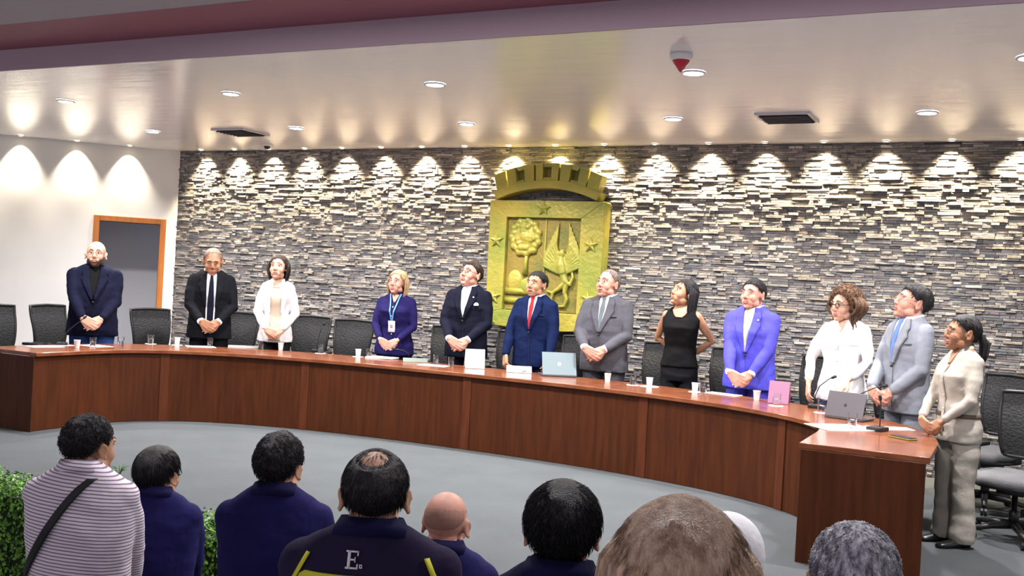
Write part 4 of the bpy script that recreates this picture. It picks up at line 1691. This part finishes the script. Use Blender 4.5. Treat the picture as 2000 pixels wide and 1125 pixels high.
CH = [(-9.50, 7.22, 5, 'black mesh office chair cut by the left picture edge'),
      (-9.52, 7.90, 20, 'black mesh office chair before the white wall beside the bald bearded person'),
      (-8.82, 8.64, 25, 'black mesh office chair standing in front of the doorway'),
      (-8.22, 9.20, 0, 'black office chair mostly hidden behind the person in black suit'),
      (-7.53, 9.64, 0, 'black office chair to the right of the person in the white blazer'),
      (-6.86, 9.54, 0, 'black office chair to the left of the blonde person'),
      (-5.74, 9.82, 0, 'black office chair between the blonde person and the pocket square suit'),
      (-4.93, 9.86, 0, 'black office chair just left of the person with red tie'),
      (-4.16, 9.90, 0, 'black office chair directly behind the person with red tie'),
      (-3.26, 9.84, -5, 'black office chair left of the person in the sleeveless top'),
      (-2.55, 9.78, -5, 'black office chair between the sleeveless top and the violet suit'),
      (-1.66, 9.56, -5, 'black office chair between the violet suit and the white blouse'),
      (-.98, 9.24, 0, 'black office chair hidden between the white blouse and the light grey suit'),
      (-.13, 9.10, 8, 'black office chair behind the person in beige, farther of the two'),
      (.08, 8.02, 45, 'black office chair with grey seat in full view at far right')]
for x, y, r_, lb in CH:
    if not CHAIR0:
        CHAIR0.append(make_chair(lb, (x, y), toward_desk(x, y, r_)))
    else:
        c_ = copy_tree(CHAIR0[0])
        c_.location = (x, y, 0)
        c_.rotation_euler = (0, 0, toward_desk(x, y, r_))
        c_['label'] = lb
        if 'full view' in lb:
            c_.scale = (1, 1, .95)

# ================================================================== THINGS ON THE DESK
M_FOAM = mat('foam_white', (0.80, 0.80, 0.79), rough=0.6)
M_GLASS = mat('clear_glass', (0.96, 0.98, 0.98), rough=0.02, trans=1.0, ior=1.45)
M_WATER = mat('water', (0.93, 0.97, 0.98), rough=0.0, trans=1.0, ior=1.33)
M_PAPER = mat('paper', (0.82, 0.82, 0.84), rough=0.7)
ZT = HD + .0005


def cup(x, y, lb):
    o = empty('paper_cup', (x, y, ZT), 0, lb, 'cup', 'white disposable cups on the desk')
    MB().rings([disc(.023, 0), disc(.031, .075), disc(.033, .078), disc(.033, .081), disc(.029, .081), disc(.022, .006)], cap=True).build('cup_wall', M_FOAM, o, sharp=50)
    MB().rings([disc(.027, .060), disc(.0275, .064)]).build('coffee', mat('coffee', (.03, .012, .005), rough=.1), o)
    return o


def glass(x, y, lb, sc=1.0):
    o = empty('drinking_glass', (x, y, ZT), 0, lb, 'glass', 'clear water glasses on the desk')
    R0, R1, H_ = .030 * sc, .034 * sc, .10 * sc
    MB().rings([disc(R0, 0), disc(R1, H_), disc(R1 - .0025, H_), disc(R0 - .0025, .012)], cap=True).build('glass_wall', M_GLASS, o, sharp=50)
    MB().rings([disc(R0 - .003, .0125), disc(R0 + (R1 - R0) * .5 - .003, .055 * sc)]).build('water_fill', M_WATER, o, sharp=50)
    return o


def saucer(x, y, lb, r=.055):
    o = MB().rings([disc(r, 0, 4 if r < .05 else 24), disc(r, .0015, 4 if r < .05 else 24)]).build('napkin', M_PAPER, smooth=False)
    o.location = (x, y, ZT)
    o.rotation_euler = (0, 0, .5)
    return tag(o, lb, 'napkin', 'white napkins under cups and glasses')


NAP = .0022
for x, y, lb, nap in [(-8.36, 7.10, 'white cup before the bald bearded person', 0), (-8.25, 8.34, 'white cup left of the black suit with bowed head', 1),
                      (-7.27, 8.91, 'white cup at the white blazer person\'s right side in the picture', 0), (-6.31, 9.03, 'white cup left of the blonde person', 1),
                      (-3.41, 8.99, 'white cup right of the silver laptop', 0), (-2.98, 8.95, 'larger white cup on a wide napkin left of the sleeveless top', 2),
                      (-2.52, 8.86, 'white cup on napkin between sleeveless top and violet suit', 1), (-1.93, 8.70, 'white cup left of the pink folder', 0)]:
    if nap:
        saucer(x, y, 'white napkin under the ' + lb.replace('white cup', 'cup').replace('larger ', 'larger '), .09 if nap == 2 else .06)
    c_ = cup(x, y, lb)
    if nap:
        c_.location.z += NAP
for x, y, lb, nap in [(-8.39, 7.32, 'water glass in front of the bald bearded person', 0), (-8.38, 7.67, 'water glass right of the bald bearded person', 0),
                      (-8.48, 8.18, 'water glass before the chair at the doorway', 1), (-7.95, 8.53, 'water glass in front of the black suit with bowed head', 0),
                      (-7.46, 8.80, 'water glass in front of the white blazer', 0), (-6.79, 9.00, 'water glass on napkin before the paired black chairs', 1),
                      (-6.20, 9.08, 'water glass in front of the blonde person', 0), (-5.34, 9.05, 'water glass beside the small name plate', 0),
                      (-5.12, 8.98, 'water glass left of the white document stand', 0), (-3.46, 9.13, 'water glass behind the cup near the silver laptop', 0),
                      (-3.13, 8.92, 'water glass on napkin right of the grey suit', 1), (-2.43, 8.80, 'water glass left of the violet suit', 0),
                      (-1.70, 8.40, 'water glass on napkin before the pink folder', 1), (-1.31, 8.22, 'water glass on napkin left of the dark laptop', 1),
                      (-.97, 7.42, 'water glass on the loose sheets near the desk end', 0)]:
    if nap:
        saucer(x, y, 'white napkin under the ' + lb, .06)
    g_ = glass(x, y, lb)
    if nap or 'loose sheets' in lb:
        g_.location.z += NAP + (.004 if 'loose' in lb else 0)


def sheets(x, y, rz, w, d, n, lb, name='paper_sheets', h=None, m=None, group=None):
    mb = MB()
    r = random.Random(int(abs(x * 100)))
    for k in range(n):
        a = r.uniform(-.05, .05) if n > 1 else 0
        mb.box((-w / 2, -d / 2, 0), (w / 2, d / 2, (h or .0015)), rot=Matrix.Rotation(a, 3, 'Z'), org=(r.uniform(-.006, .006), r.uniform(-.006, .006), k * (h or .0015)))
    o = mb.build(name, m or M_PAPER, smooth=False)
    o.location = (x, y, ZT)
    o.rotation_euler = (0, 0, rz)
    return tag(o, lb, 'papers', group)


sheets(-8.62, 6.93, 1.3, .30, .22, 2, 'spread white sheets at the far left end of the desk')
sheets(-8.64, 7.20, 1.4, .16, .10, 1, 'small white sheet beside the spread sheets at left')
sheets(-8.50, 7.45, 1.5, .21, .30, 1, 'white sheets before the bald bearded person')
sheets(-7.98, 8.42, .9, .30, .21, 2, 'white sheets before the bowed person in black suit')
sheets(-7.72, 8.82, .7, .33, .25, 1, 'flat grey folder between the black suit and white blazer', 'document_folder', .012, mat('grey_folder', (.42, .40, .40), rough=.5))
sheets(-6.06, 9.12, .2, .30, .21, 5, 'thick stack of white papers before the blonde person', h=.003)
sheets(-5.28, 8.90, .1, .30, .18, 2, 'white papers behind the glasses, left of the white stand')
sheets(-2.28, 8.90, -.2, .30, .18, 3, 'white papers in front of the violet suit')
sheets(-1.03, 7.40, -.9, .30, .42, 3, 'loose white sheets near the desk end under a glass')
sheets(-.74, 7.66, -1.0, .16, .30, 2, 'white sheets beside the black microphone base')

M_DOCB = mat('document_blue', (.05, .12, .30))


def standing_board(name, x, y, rz, w, h, m, lb, cat, lean=14, th=.006, extra=None):
    o = empty(name, (x, y, ZT), rz, lb, cat)
    R_ = Matrix.Rotation(radians(-lean), 3, 'X')
    MB().box((-w / 2, -th / 2, 0), (w / 2, th / 2, h), rot=R_, org=(0, 0, .002)).build('front_leaf', m, o, smooth=False, bevel=.002)
    R2_ = Matrix.Rotation(radians(lean + 6), 3, 'X')
    top_ = R_ @ V((0, 0, h))
    MB().box((-w / 2, -th / 2, -h / cos(radians(lean + 6)) * cos(radians(lean)) + .004), (w / 2, th / 2, 0), rot=R2_, org=top_ + V((0, 0, .0))).build('rear_leaf', m, o, smooth=False, bevel=.002)
    if extra:
        extra(o, R_, w, h, th)
    return o


def rz_cam(x, y, deg=0):
    d = V((-x, -y))
    return atan2(d.x, -d.y) + radians(deg)


standing_board('document_stand', -4.84, 8.98, rz_cam(-4.84, 8.98, 8), .20, .20, mat('stand_white', (.72, .72, .74), rough=.45), 'upright white document stand between pocket square suit and red tie', 'document stand')


def booklet_art(o, R_, w, h, th):
    MB().box((w * .12, -th / 2 - .001, h * .10), (w * .30, -th / 2, h * .32), rot=R_, org=(0, 0, .002)).build('printed_mark', M_DOCB, o, smooth=False)
    MB().box((-w * .40, -th / 2 - .001, h * .62), (w * .30, -th / 2, h * .66), rot=R_, org=(0, 0, .002)).build('printed_line', mat('print_grey', (.35, .36, .40)), o, smooth=False)


standing_board('open_binder', -4.36, 9.02, rz_cam(-4.36, 9.02, 4), .25, .085, M_PAPER, 'low white binder with a dark mark before the red tie person', 'binder', lean=45, extra=booklet_art)
standing_board('pink_folder', -1.72, 8.56, rz_cam(-1.72, 8.56, -10), .17, .19, mat('folder_pink', (.30, .14, .23), rough=.45), 'upright mauve pink folder right of the violet suit', 'folder')
o = empty('name_plate', (-5.60, 9.06, ZT), rz_cam(-5.6, 9.06, 5), 'small pale green grey name plate before the chair', 'name plate')
MB().prism([(-.13, 0), (.13, 0), (.13, .045), (-.13, .045)], -.004, .004).xf(Matrix.Rotation(radians(-25), 4, 'X')).build('plate', mat('plate_green', (.12, .16, .13), rough=.3), o, smooth=False)
MB().box((-.13, 0, 0), (.13, .035, .006)).build('foot', M_PLAST, o, smooth=False)


def ring_logo(mb, R_, org, r=.016):
    n = 24
    q = []
    for rr, yy in ((r, -.0012), (r * .86, -.0012)):
        q.append([org + R_ @ V((rr * cos(2 * pi * k / n), yy, rr * sin(2 * pi * k / n))) for k in range(n)])
    b = len(mb.v)
    mb.add(q[0] + q[1], [(k, (k + 1) % n, n + (k + 1) % n, n + k) for k in range(n)])


def laptop(x, y, rz, w, d, mlid, lb, lean=20, logo='hp'):
    """screen faces local +y (towards the sitter), lid back faces local -y"""
    o = empty('laptop', (x, y, ZT), rz, lb, 'laptop')
    MB().box((-w / 2, .0, .002), (w / 2, d, .016)).build('base', mat('laptop_base', (.10, .105, .11), rough=.4, metal=.5), o, smooth=False, bevel=.003)
    R_ = Matrix.Rotation(radians(lean), 3, 'X')
    org = V((0, .004, .016))
    lid = MB().box((-w / 2, -.004, 0), (w / 2, .003, d * .94), rot=R_, org=org).build('lid', mlid, o, smooth=False, bevel=.003)
    MB().box((-w / 2 + .008, .003, .012), (w / 2 - .008, .004, d * .94 - .01), rot=R_, org=org).build('screen', M_BLACKM, o, smooth=False)
    MB().box((-w / 2 + .02, .03, .016), (w / 2 - .02, d * .6, .0175)).build('keyboard', M_BLACKM, o, smooth=False)
    lg = MB()
    c = org + R_ @ V((0, -.004, d * .45))
    if logo == 'hp':
        ring_logo(lg, R_, c, .018)
        for a, b in (((-.007, .012), (-.010, -.006)), ((-.0085, .003), (-.002, .004)), ((-.002, .004), (-.004, -.006)), ((.004, .004), (.001, -.013)), ((.004, .004), (.010, .003)), ((.010, .003), (.008, -.005)), ((.008, -.005), (.003, -.005))):
            p0_, p1_ = V((a[0], 0, a[1])), V((b[0], 0, b[1]))
            t_ = (p1_ - p0_).normalized()
            s_ = V((-t_.z, 0, t_.x)) * .0014
            lg.add([c + R_ @ (q + V((0, -.0013, 0))) for q in (p0_ - s_, p1_ - s_, p1_ + s_, p0_ + s_)], [(0, 1, 2, 3)])
        lg.build('logo', mat('logo_white', (.85, .87, .9), rough=.3), o, smooth=False, label='small round white maker\'s mark')
    else:
        ring = [c + R_ @ V((.011 * cos(u), -.0012, .013 * sin(u))) for u in [2 * pi * k / 20 for k in range(20)]]
        lg.add(ring, [tuple(range(20))])
        lg.build('logo', M_BLACKM, o, smooth=False, label='small dark round mark')
    return o


laptop(-3.92, 9.02, rz_cam(-3.92, 9.02, 12), .34, .25, mat('laptop_blue_silver', (.12, .17, .19), rough=.45), 'open silver blue laptop in front of the person in grey suit', lean=-24)
laptop(-1.10, 7.90, rz_cam(-1.1, 7.9, -25), .30, .21, mat('laptop_dark', (.11, .10, .11), rough=.35, metal=.4), 'open dark laptop before the curly haired person', lean=-18, logo='o')


def gooseneck(x, y, rz, lb, path, base=True, ledge=True):
    o = empty('desk_microphone', (x, y, ZT), rz, lb, 'microphone', 'gooseneck microphones on the desk')
    MB().prism([(-.055, -.07), (.055, -.07), (.05, .06), (-.05, .06)], 0, .028, axis='z').build('base', M_PLAST, o, smooth=False, bevel=.006)
    pts = [V(p) for p in path]
    MB().tube(pts, .0042, 8).build('gooseneck', M_PLAST, o)
    d = (pts[-1] - pts[-2]).normalized()
    MB().tube([pts[-1] - d * .005, pts[-1] + d * .008, pts[-1] + d * .035, pts[-1] + d * .042], [.006, .012, .012, .006], 12).build('microphone_head', M_BLACKM, o)
    return o


gooseneck(-8.72, 7.22, rz_cam(-8.7, 7.3), 'gooseneck microphone leaning before the bald bearded person', [(0, .02, .02), (.0, .02, .08), (.06, .01, .16), (.16, 0, .25), (.19, -.01, .28)])
gooseneck(-6.95, 9.14, rz_cam(-6.9, 9.2), 'gooseneck microphone before the paired black chairs', [(0, .02, .02), (.01, .02, .12), (.03, .01, .24), (.06, -.01, .30)])
gooseneck(-5.72, 9.14, rz_cam(-5.7, 9.2), 'gooseneck microphone behind the small name plate', [(0, .02, .02), (-.02, .02, .08), (-.08, .01, .11), (-.16, .0, .12)])
gooseneck(-1.42, 8.56, rz_cam(-1.4, 8.5), 'gooseneck microphone left of the curly haired person', [(0, .02, .02), (.0, .02, .10), (.03, .01, .18), (.10, 0, .245), (.12, 0, .255)])
gooseneck(-1.08, 8.22, rz_cam(-1.1, 8.2), 'gooseneck microphone rising behind the dark laptop', [(0, .02, .02), (.01, .02, .12), (.06, .01, .18), (.16, 0, .235), (.21, -.01, .25)])
gooseneck(-.80, 7.46, rz_cam(-.8, 7.5, -30), 'black microphone with thick upright stem at the desk end', [(0, .02, .02), (0, .02, .10), (0, .02, .18), (.0, .01, .21)])

o = empty('phone', (-.61, 7.16, ZT), -.6, 'dark phone in a yellow trimmed case near the desk end', 'phone')
MB().box((-.085, -.042, 0), (.085, .042, .010)).build('case', mat('case_yellow', (.25, .17, .03), rough=.5), o, smooth=False, bevel=.003)
MB().box((-.078, -.037, .010), (.078, .037, .016)).build('body', M_PLAST, o, smooth=False, bevel=.002)

# ================================================================== HEDGE AT THE STAGE EDGE
M_LEAF = mat('hedge_leaf', (0.05, 0.16, 0.012), color2=(0.16, 0.34, 0.035), vscale=9, rough=0.45, spec=0.4, island=0.55)
M_STEM = mat('hedge_stem', (0.05, 0.035, 0.02), rough=0.9)
hd_ = empty('hedge', (-5.2, 4.25, -.35), 0, 'low clipped bright green hedge along the stage edge at left', 'hedge')
core = MB()
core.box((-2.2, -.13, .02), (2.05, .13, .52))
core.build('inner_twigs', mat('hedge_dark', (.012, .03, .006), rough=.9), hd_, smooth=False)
lf = MB()
rl = random.Random(12)
for i in range(15000):
    x = rl.uniform(-2.25, 2.10)
    face = rl.random()
    bulge = .03 * noise.noise(V((x * 3, 1, 0)))
    if face < .42:
        p = V((x, rl.uniform(-.17, .17), .56 + bulge + rl.uniform(-.05, .045)))
        n_ = V((rl.uniform(-.8, .8), rl.uniform(-.8, .8), 1))
    elif face < .92:
        p = V((x, -.17 + rl.uniform(-.03, .04), rl.uniform(.0, .58)))
        n_ = V((rl.uniform(-.8, .8), -1, rl.uniform(-.3, .9)))
    else:
        p = V((x, .17 + rl.uniform(-.04, .03), rl.uniform(.0, .58)))
        n_ = V((rl.uniform(-.8, .8), 1, rl.uniform(-.3, .9)))
    if x > 2.02 and face < .9:
        p.x = 2.06 + rl.uniform(-.03, .04)
        n_ = V((1, rl.uniform(-.6, .6), rl.uniform(-.3, .8)))
        p.z = rl.uniform(0, .58)
        p.y = rl.uniform(-.17, .17)
    n_.normalize()
    u_ = n_.orthogonal().normalized()
    u_ = Matrix.Rotation(rl.uniform(0, 6.28), 3, n_) @ u_
    w_ = n_.cross(u_)
    L = rl.uniform(.018, .034)
    W_ = L * .33
    b = p - u_ * L * .5
    t = p + u_ * L * .5
    lf.add([b, p + w_ * W_ + n_ * .003, t, p - w_ * W_ + n_ * .003], [(0, 1, 2), (0, 2, 3)])
lf.build('foliage', M_LEAF, hd_, smooth=False, fix=False)
sprig = MB()
for i in range(14):
    a = rl.uniform(0, 6.28)
    L = rl.uniform(.05, .10)
    b = V((0, 0, .0))
    m_ = V((cos(a) * L * .35, sin(a) * L * .35, L * .7))
    t = V((cos(a) * L, sin(a) * L, L * .75))
    sprig.tube([b, m_, t], [.003, .0035, .0006], 4, flat=.4)
sprig.tube([(0, 0, -.08), (0, 0, 0)], [.004, .003], 5)
o = sprig.build('spiky_plant', mat('sprig_green', (.05, .16, .03), rough=.5))
o.location = (-4.84, 4.47, .315)
tag(o, 'small spiky green shoot rising above the hedge beside the striped shirt', 'plant')

# ================================================================== PUBLIC SEEN FROM BEHIND
def striped(name, c1, c2, scale, ang):
    m = mat(name, c1, rough=.8, spec=.2, bump=.3, bscale=14)
    nt = m.node_tree
    b = nt.nodes['Principled BSDF']
    tc = nt.nodes.new('ShaderNodeTexCoord')
    mp = nt.nodes.new('ShaderNodeMapping')
    mp.inputs['Rotation'].default_value = (0, ang, 0)
    wv = nt.nodes.new('ShaderNodeTexWave')
    wv.bands_direction = 'Z'
    wv.inputs['Scale'].default_value = scale
    wv.inputs['Distortion'].default_value = .6
    wv.inputs['Detail'].default_value = 1
    r = nt.nodes.new('ShaderNodeValToRGB')
    r.color_ramp.elements[0].position = .66
    r.color_ramp.elements[0].color = (*c1, 1)
    r.color_ramp.elements[1].position = .78
    r.color_ramp.elements[1].color = (*c2, 1)
    nt.links.new(tc.outputs['Object'], mp.inputs[0])
    nt.links.new(mp.outputs[0], wv.inputs['Vector'])
    nt.links.new(wv.outputs[0], r.inputs[0])
    nt.links.new(r.outputs[0], b.inputs['Base Color'])
    return m


T_STRIPE = striped('striped_shirt', (.78, .72, .78), (.26, .18, .26), 24, .10)
T_POLO = fabric('polo_navy', (.012, .011, .075))
T_POLO2 = fabric('polo_navy_dark', (.008, .008, .045))
T_JERS = fabric('jersey_purple_navy', (.022, .016, .045), bscale=10)
M_YEL = mat('jersey_yellow', (.62, .60, .02), rough=.6)
FRONT_F, REAR_F = -.35, -.10


def sitter(label, x, y, crown, rel, rear=False, **k):
    fl_ = REAR_F if rear else FRONT_F
    k.setdefault('top', 'shirt')
    k.setdefault('pose', 'lap')
    return person(label, (x, y), facing(x, y, rel), h=crown - fl_, floor=fl_, seated=dict(scale=1.0), voxel=.006, **k)


COLLAR = dict(opening=dict(collar=True))
sitter('person with wavy black hair in a white striped shirt crossed by a black strap', -3.21, 2.79, 1.015, -158, hs=1.00, bulk=1.04, skin='tan',
       colors=dict(top=T_STRIPE, collar=T_STRIPE), opening=dict(lapel=False), head=(24, -4, 0),
       hair=dict(kind='short', thick=.012, mat=H_BLACK, noise=.004, seg=90, tufts=dict(n=4500, length=.016, width=.0013, seed=21, lift=.4, curl=.5, jitter=.9)))
strap_owner = [o for o in COL.objects if o.get('label', '').startswith('person with wavy black')][0]
sitter('person with sleek black hair and glasses in a navy polo, beside the striped shirt', -3.44, 3.39, .79, -165, hs=1.03, bulk=1.02, skin='tan',
       colors=dict(top=T_POLO, collar=T_POLO2), opening=dict(lapel=False), head=(18, -2, 0), glasses=(BLKF, .002),
       hair=dict(kind='short', thick=.017, mat=H_BLACK, noise=.001, seg=90, tufts=dict(n=4500, length=.04, width=.0010, seed=22, lift=.06, jitter=.15, whorl=(180, 62))))
sitter('person with thick tousled black hair in a navy polo before the open carpet', -2.44, 3.01, 1.00, -170, hs=.97, bulk=1.04, skin='olive',
       colors=dict(top=T_POLO, collar=T_POLO2), opening=dict(lapel=False), head=(16, -2, 0),
       hair=dict(kind='short', thick=.015, mat=H_BLACK, noise=.005, nf=14, seg=90, vol=lambda a, e: .9 * max(0, e - 30) / 60, tufts=dict(n=4500, length=.022, width=.0012, seed=23, lift=.25, jitter=.45, curl=.2)))
_, XA4, bvA4, _, _ = sitter('person with thinning crown in a dark jersey with yellow panel and white letter E', -1.44, 2.17, 1.18, -172, rear=True, hs=1.02, bulk=1.10, skin='olive',
       colors=dict(top=T_JERS, collar=T_POLO2), opening=dict(lapel=False), head=(-4, 0, 0),
       hair=dict(kind='short', thick=.007, mat=H_BLACK, noise=.0006, seg=110, bald=(176, 64, 15, 16), soft=12, tuck=.004,
                 tufts=dict(n=6000, length=.026, width=.0007, seed=24, lift=.10, jitter=.25, whorl=(180, 75), minm=-1)))
a4 = [o for o in COL.objects if o.get('label', '').startswith('person with thinning crown')][0]
sitter('bald person in a dark navy polo between the yellow jersey and the sleek haired person', -1.80, 3.17, .86, -172, hs=1.0, bulk=1.0, skin='rosy',
       colors=dict(top=T_POLO, collar=T_POLO2), opening=dict(lapel=False), head=(8, -8, 0),
       hair=dict(kind='ring', thick=.0022, mat=mat('stubble', (.34, .175, .135), rough=.7), noise=.0003, soft=26, bald=(175, 84, 38, 40), tuck=.004, seg=90))
sitter('person with sleek thick black hair and a small parting, seen from behind', -.89, 2.11, 1.18, 180, rear=True, hs=.95, bulk=1.05, skin='rosy',
       colors=dict(top=T_POLO2, collar=T_POLO2), opening=dict(lapel=False), head=(0, 0, 0),
       hair=dict(kind='short', thick=.013, mat=H_BLACK, noise=.001, seg=110,
                 tufts=dict(n=7000, length=.034, width=.0009, seed=25, lift=.12, jitter=.3, curl=.25, whorl=(184, 70), minm=.5)))
sitter('person with large glossy light brown hair at the bottom edge', -.43, 1.48, 1.30, 176, rear=True, hs=1.03, bulk=1.0, fem=True, skin='fair',
       colors=dict(top=T_DNAVY, collar=T_DNAVY), opening=dict(lapel=False), head=(6, 0, 0),
       hair=dict(kind='long', line='full', thick=.024, mat=H_LBROWN, noise=.002, nf=8, seg=110, locks=[dict(n=80, zend=-.22, seed=26, az=(40, 180), rad=.015, r0=.100, out=.012, waves=.003)],
                 tufts=dict(n=15000, length=.045, width=.0011, seed=26, lift=.0, jitter=.10, whorl=(180, 86), minm=.5)))
o_cap, XC, bvC, _, _ = sitter('person in a white cap mostly hidden behind the light brown hair', -.625, 2.585, 1.055, 172, hs=1.0, bulk=.95, fem=True, skin='rosy',
       colors=dict(top=fabric('white_top', (.7, .7, .72)), collar=T_WHITE), opening=dict(lapel=False), head=(0, 0, 0),
       hair=dict(kind='tied', line='full', thick=.016, mat=mat('cap_white', (.85, .85, .87), rough=.7, bump=.2, bscale=30), noise=.001, soft=5))
for c_ in o_cap.children:
    if c_.name.startswith('hair'):
        c_.name = 'white_cap'
sitter('person with short grey and black hair before the dark desk end', -.25, 2.07, 1.19, 178, rear=True, hs=.97, bulk=1.05, skin='olive',
       colors=dict(top=T_POLO2, collar=T_POLO2), opening=dict(lapel=False), head=(0, 0, 0),
       hair=dict(kind='short', thick=.011, mat=H_GREY, noise=.003, nf=20, seg=110,
                 tufts=dict(n=9000, length=.014, width=.0010, seed=27, lift=.3, jitter=.8, curl=.3, whorl=(184, 72), minm=.4)))

# strap over the striped back, jersey print
def back_patch(owner, bvh, X, name, rows, offs, m, cols=4, thick=.006, label=None):
    mb = MB()
    patch_rows(mb, bvh, rows, offs, 0, cols=cols, X=X, thick=thick, back=True)
    return mb.build(name, m, owner, label=label)


def XK(z):
    zo = z
    return lambda p: V((p[0], p[1], p[2] + zo))


def torso_bvh(B, top=1.52):
    sh = 0.205 * B
    secs = [(1.515, .066, .042, 0, .046), (1.495, .080, .056, 0, .036), (1.475, .105 * B, .070, 0, .028), (1.455, .135 * B, .082, 0, .020), (1.43, .165 * B, .092, 0, .016),
            (1.40, sh * .93, .104, 0, .014), (1.35, sh * 1.0, .118, 0, .010), (1.26, sh * .98, .128 * B + .005, 0, .0), (1.15, sh * .93, .126 * B, 0, 0), (1.0, sh * .92, .126 * B, 0, 0)]
    t = MB().loft(secs, 32)
    return BVHTree.FromPolygons([V(p) for p in t.v], t.f)


b_ = torso_bvh(1.04)
X1 = XK(1.015 + .35 - 1.672)
rows = [(lerp(1.455, 1.06, i / 12), lerp(-.075, .185, (i / 12) ** .8) - .018, lerp(-.075, .185, (i / 12) ** .8) + .018) for i in range(13)]
back_patch(strap_owner, b_, X1, 'bag_strap', rows, .014, mat('strap_black', (.008, .008, .010), rough=.6), label='black shoulder strap')
X4 = XK(1.18 + .10 - 1.672)
back_patch(a4, b_, X4, 'yellow_panel', [(1.385, -.02, .15), (1.375, -.13, .165), (1.30, -.19, .20), (1.20, -.19, .19)], .0115, M_YEL, cols=10, label='bright yellow jersey panel')
for s in (-1, 1):
    back_patch(a4, b_, X4, 'shoulder_stripe', [(1.425, s * .148 - .006, s * .148 + .006), (1.33, s * .196 - .006, s * .196 + .006)], .013, M_YEL, cols=2)
# serif letter E (seen mirrored in local x because the wearer faces away)
EL = []


def ebar(x0, x1, z0, z1):
    EL.append((x0, x1, z0, z1))


u_ = .0042
ebar(-3, -1.2, 0, 10)
ebar(-4, 3.4, 9, 10)
ebar(-4, 3.4, 0, 1)
ebar(-1.2, 1.8, 4.6, 5.5)
ebar(2.6, 3.4, 7.2, 9)
ebar(2.6, 3.4, 1, 2.8)
ebar(1.2, 1.8, 3.6, 6.5)
for (x0, x1, z0, z1) in EL + [(4.2, 6.0, 0.6, 1.2), (4.2, 4.8, 0.6, 2.6), (4.2, 6.0, 2.2, 2.7), (5.5, 6.0, 1.4, 2.7)]:
    cx_ = .030
    back_patch(a4, b_, X4, 'letter_stroke', [(1.402 + z1 * u_, cx_ - x1 * u_, cx_ - x0 * u_), (1.402 + z0 * u_, cx_ - x1 * u_, cx_ - x0 * u_)], .0135, mat('print_white', (.8, .8, .85), rough=.5), cols=2, thick=.002)
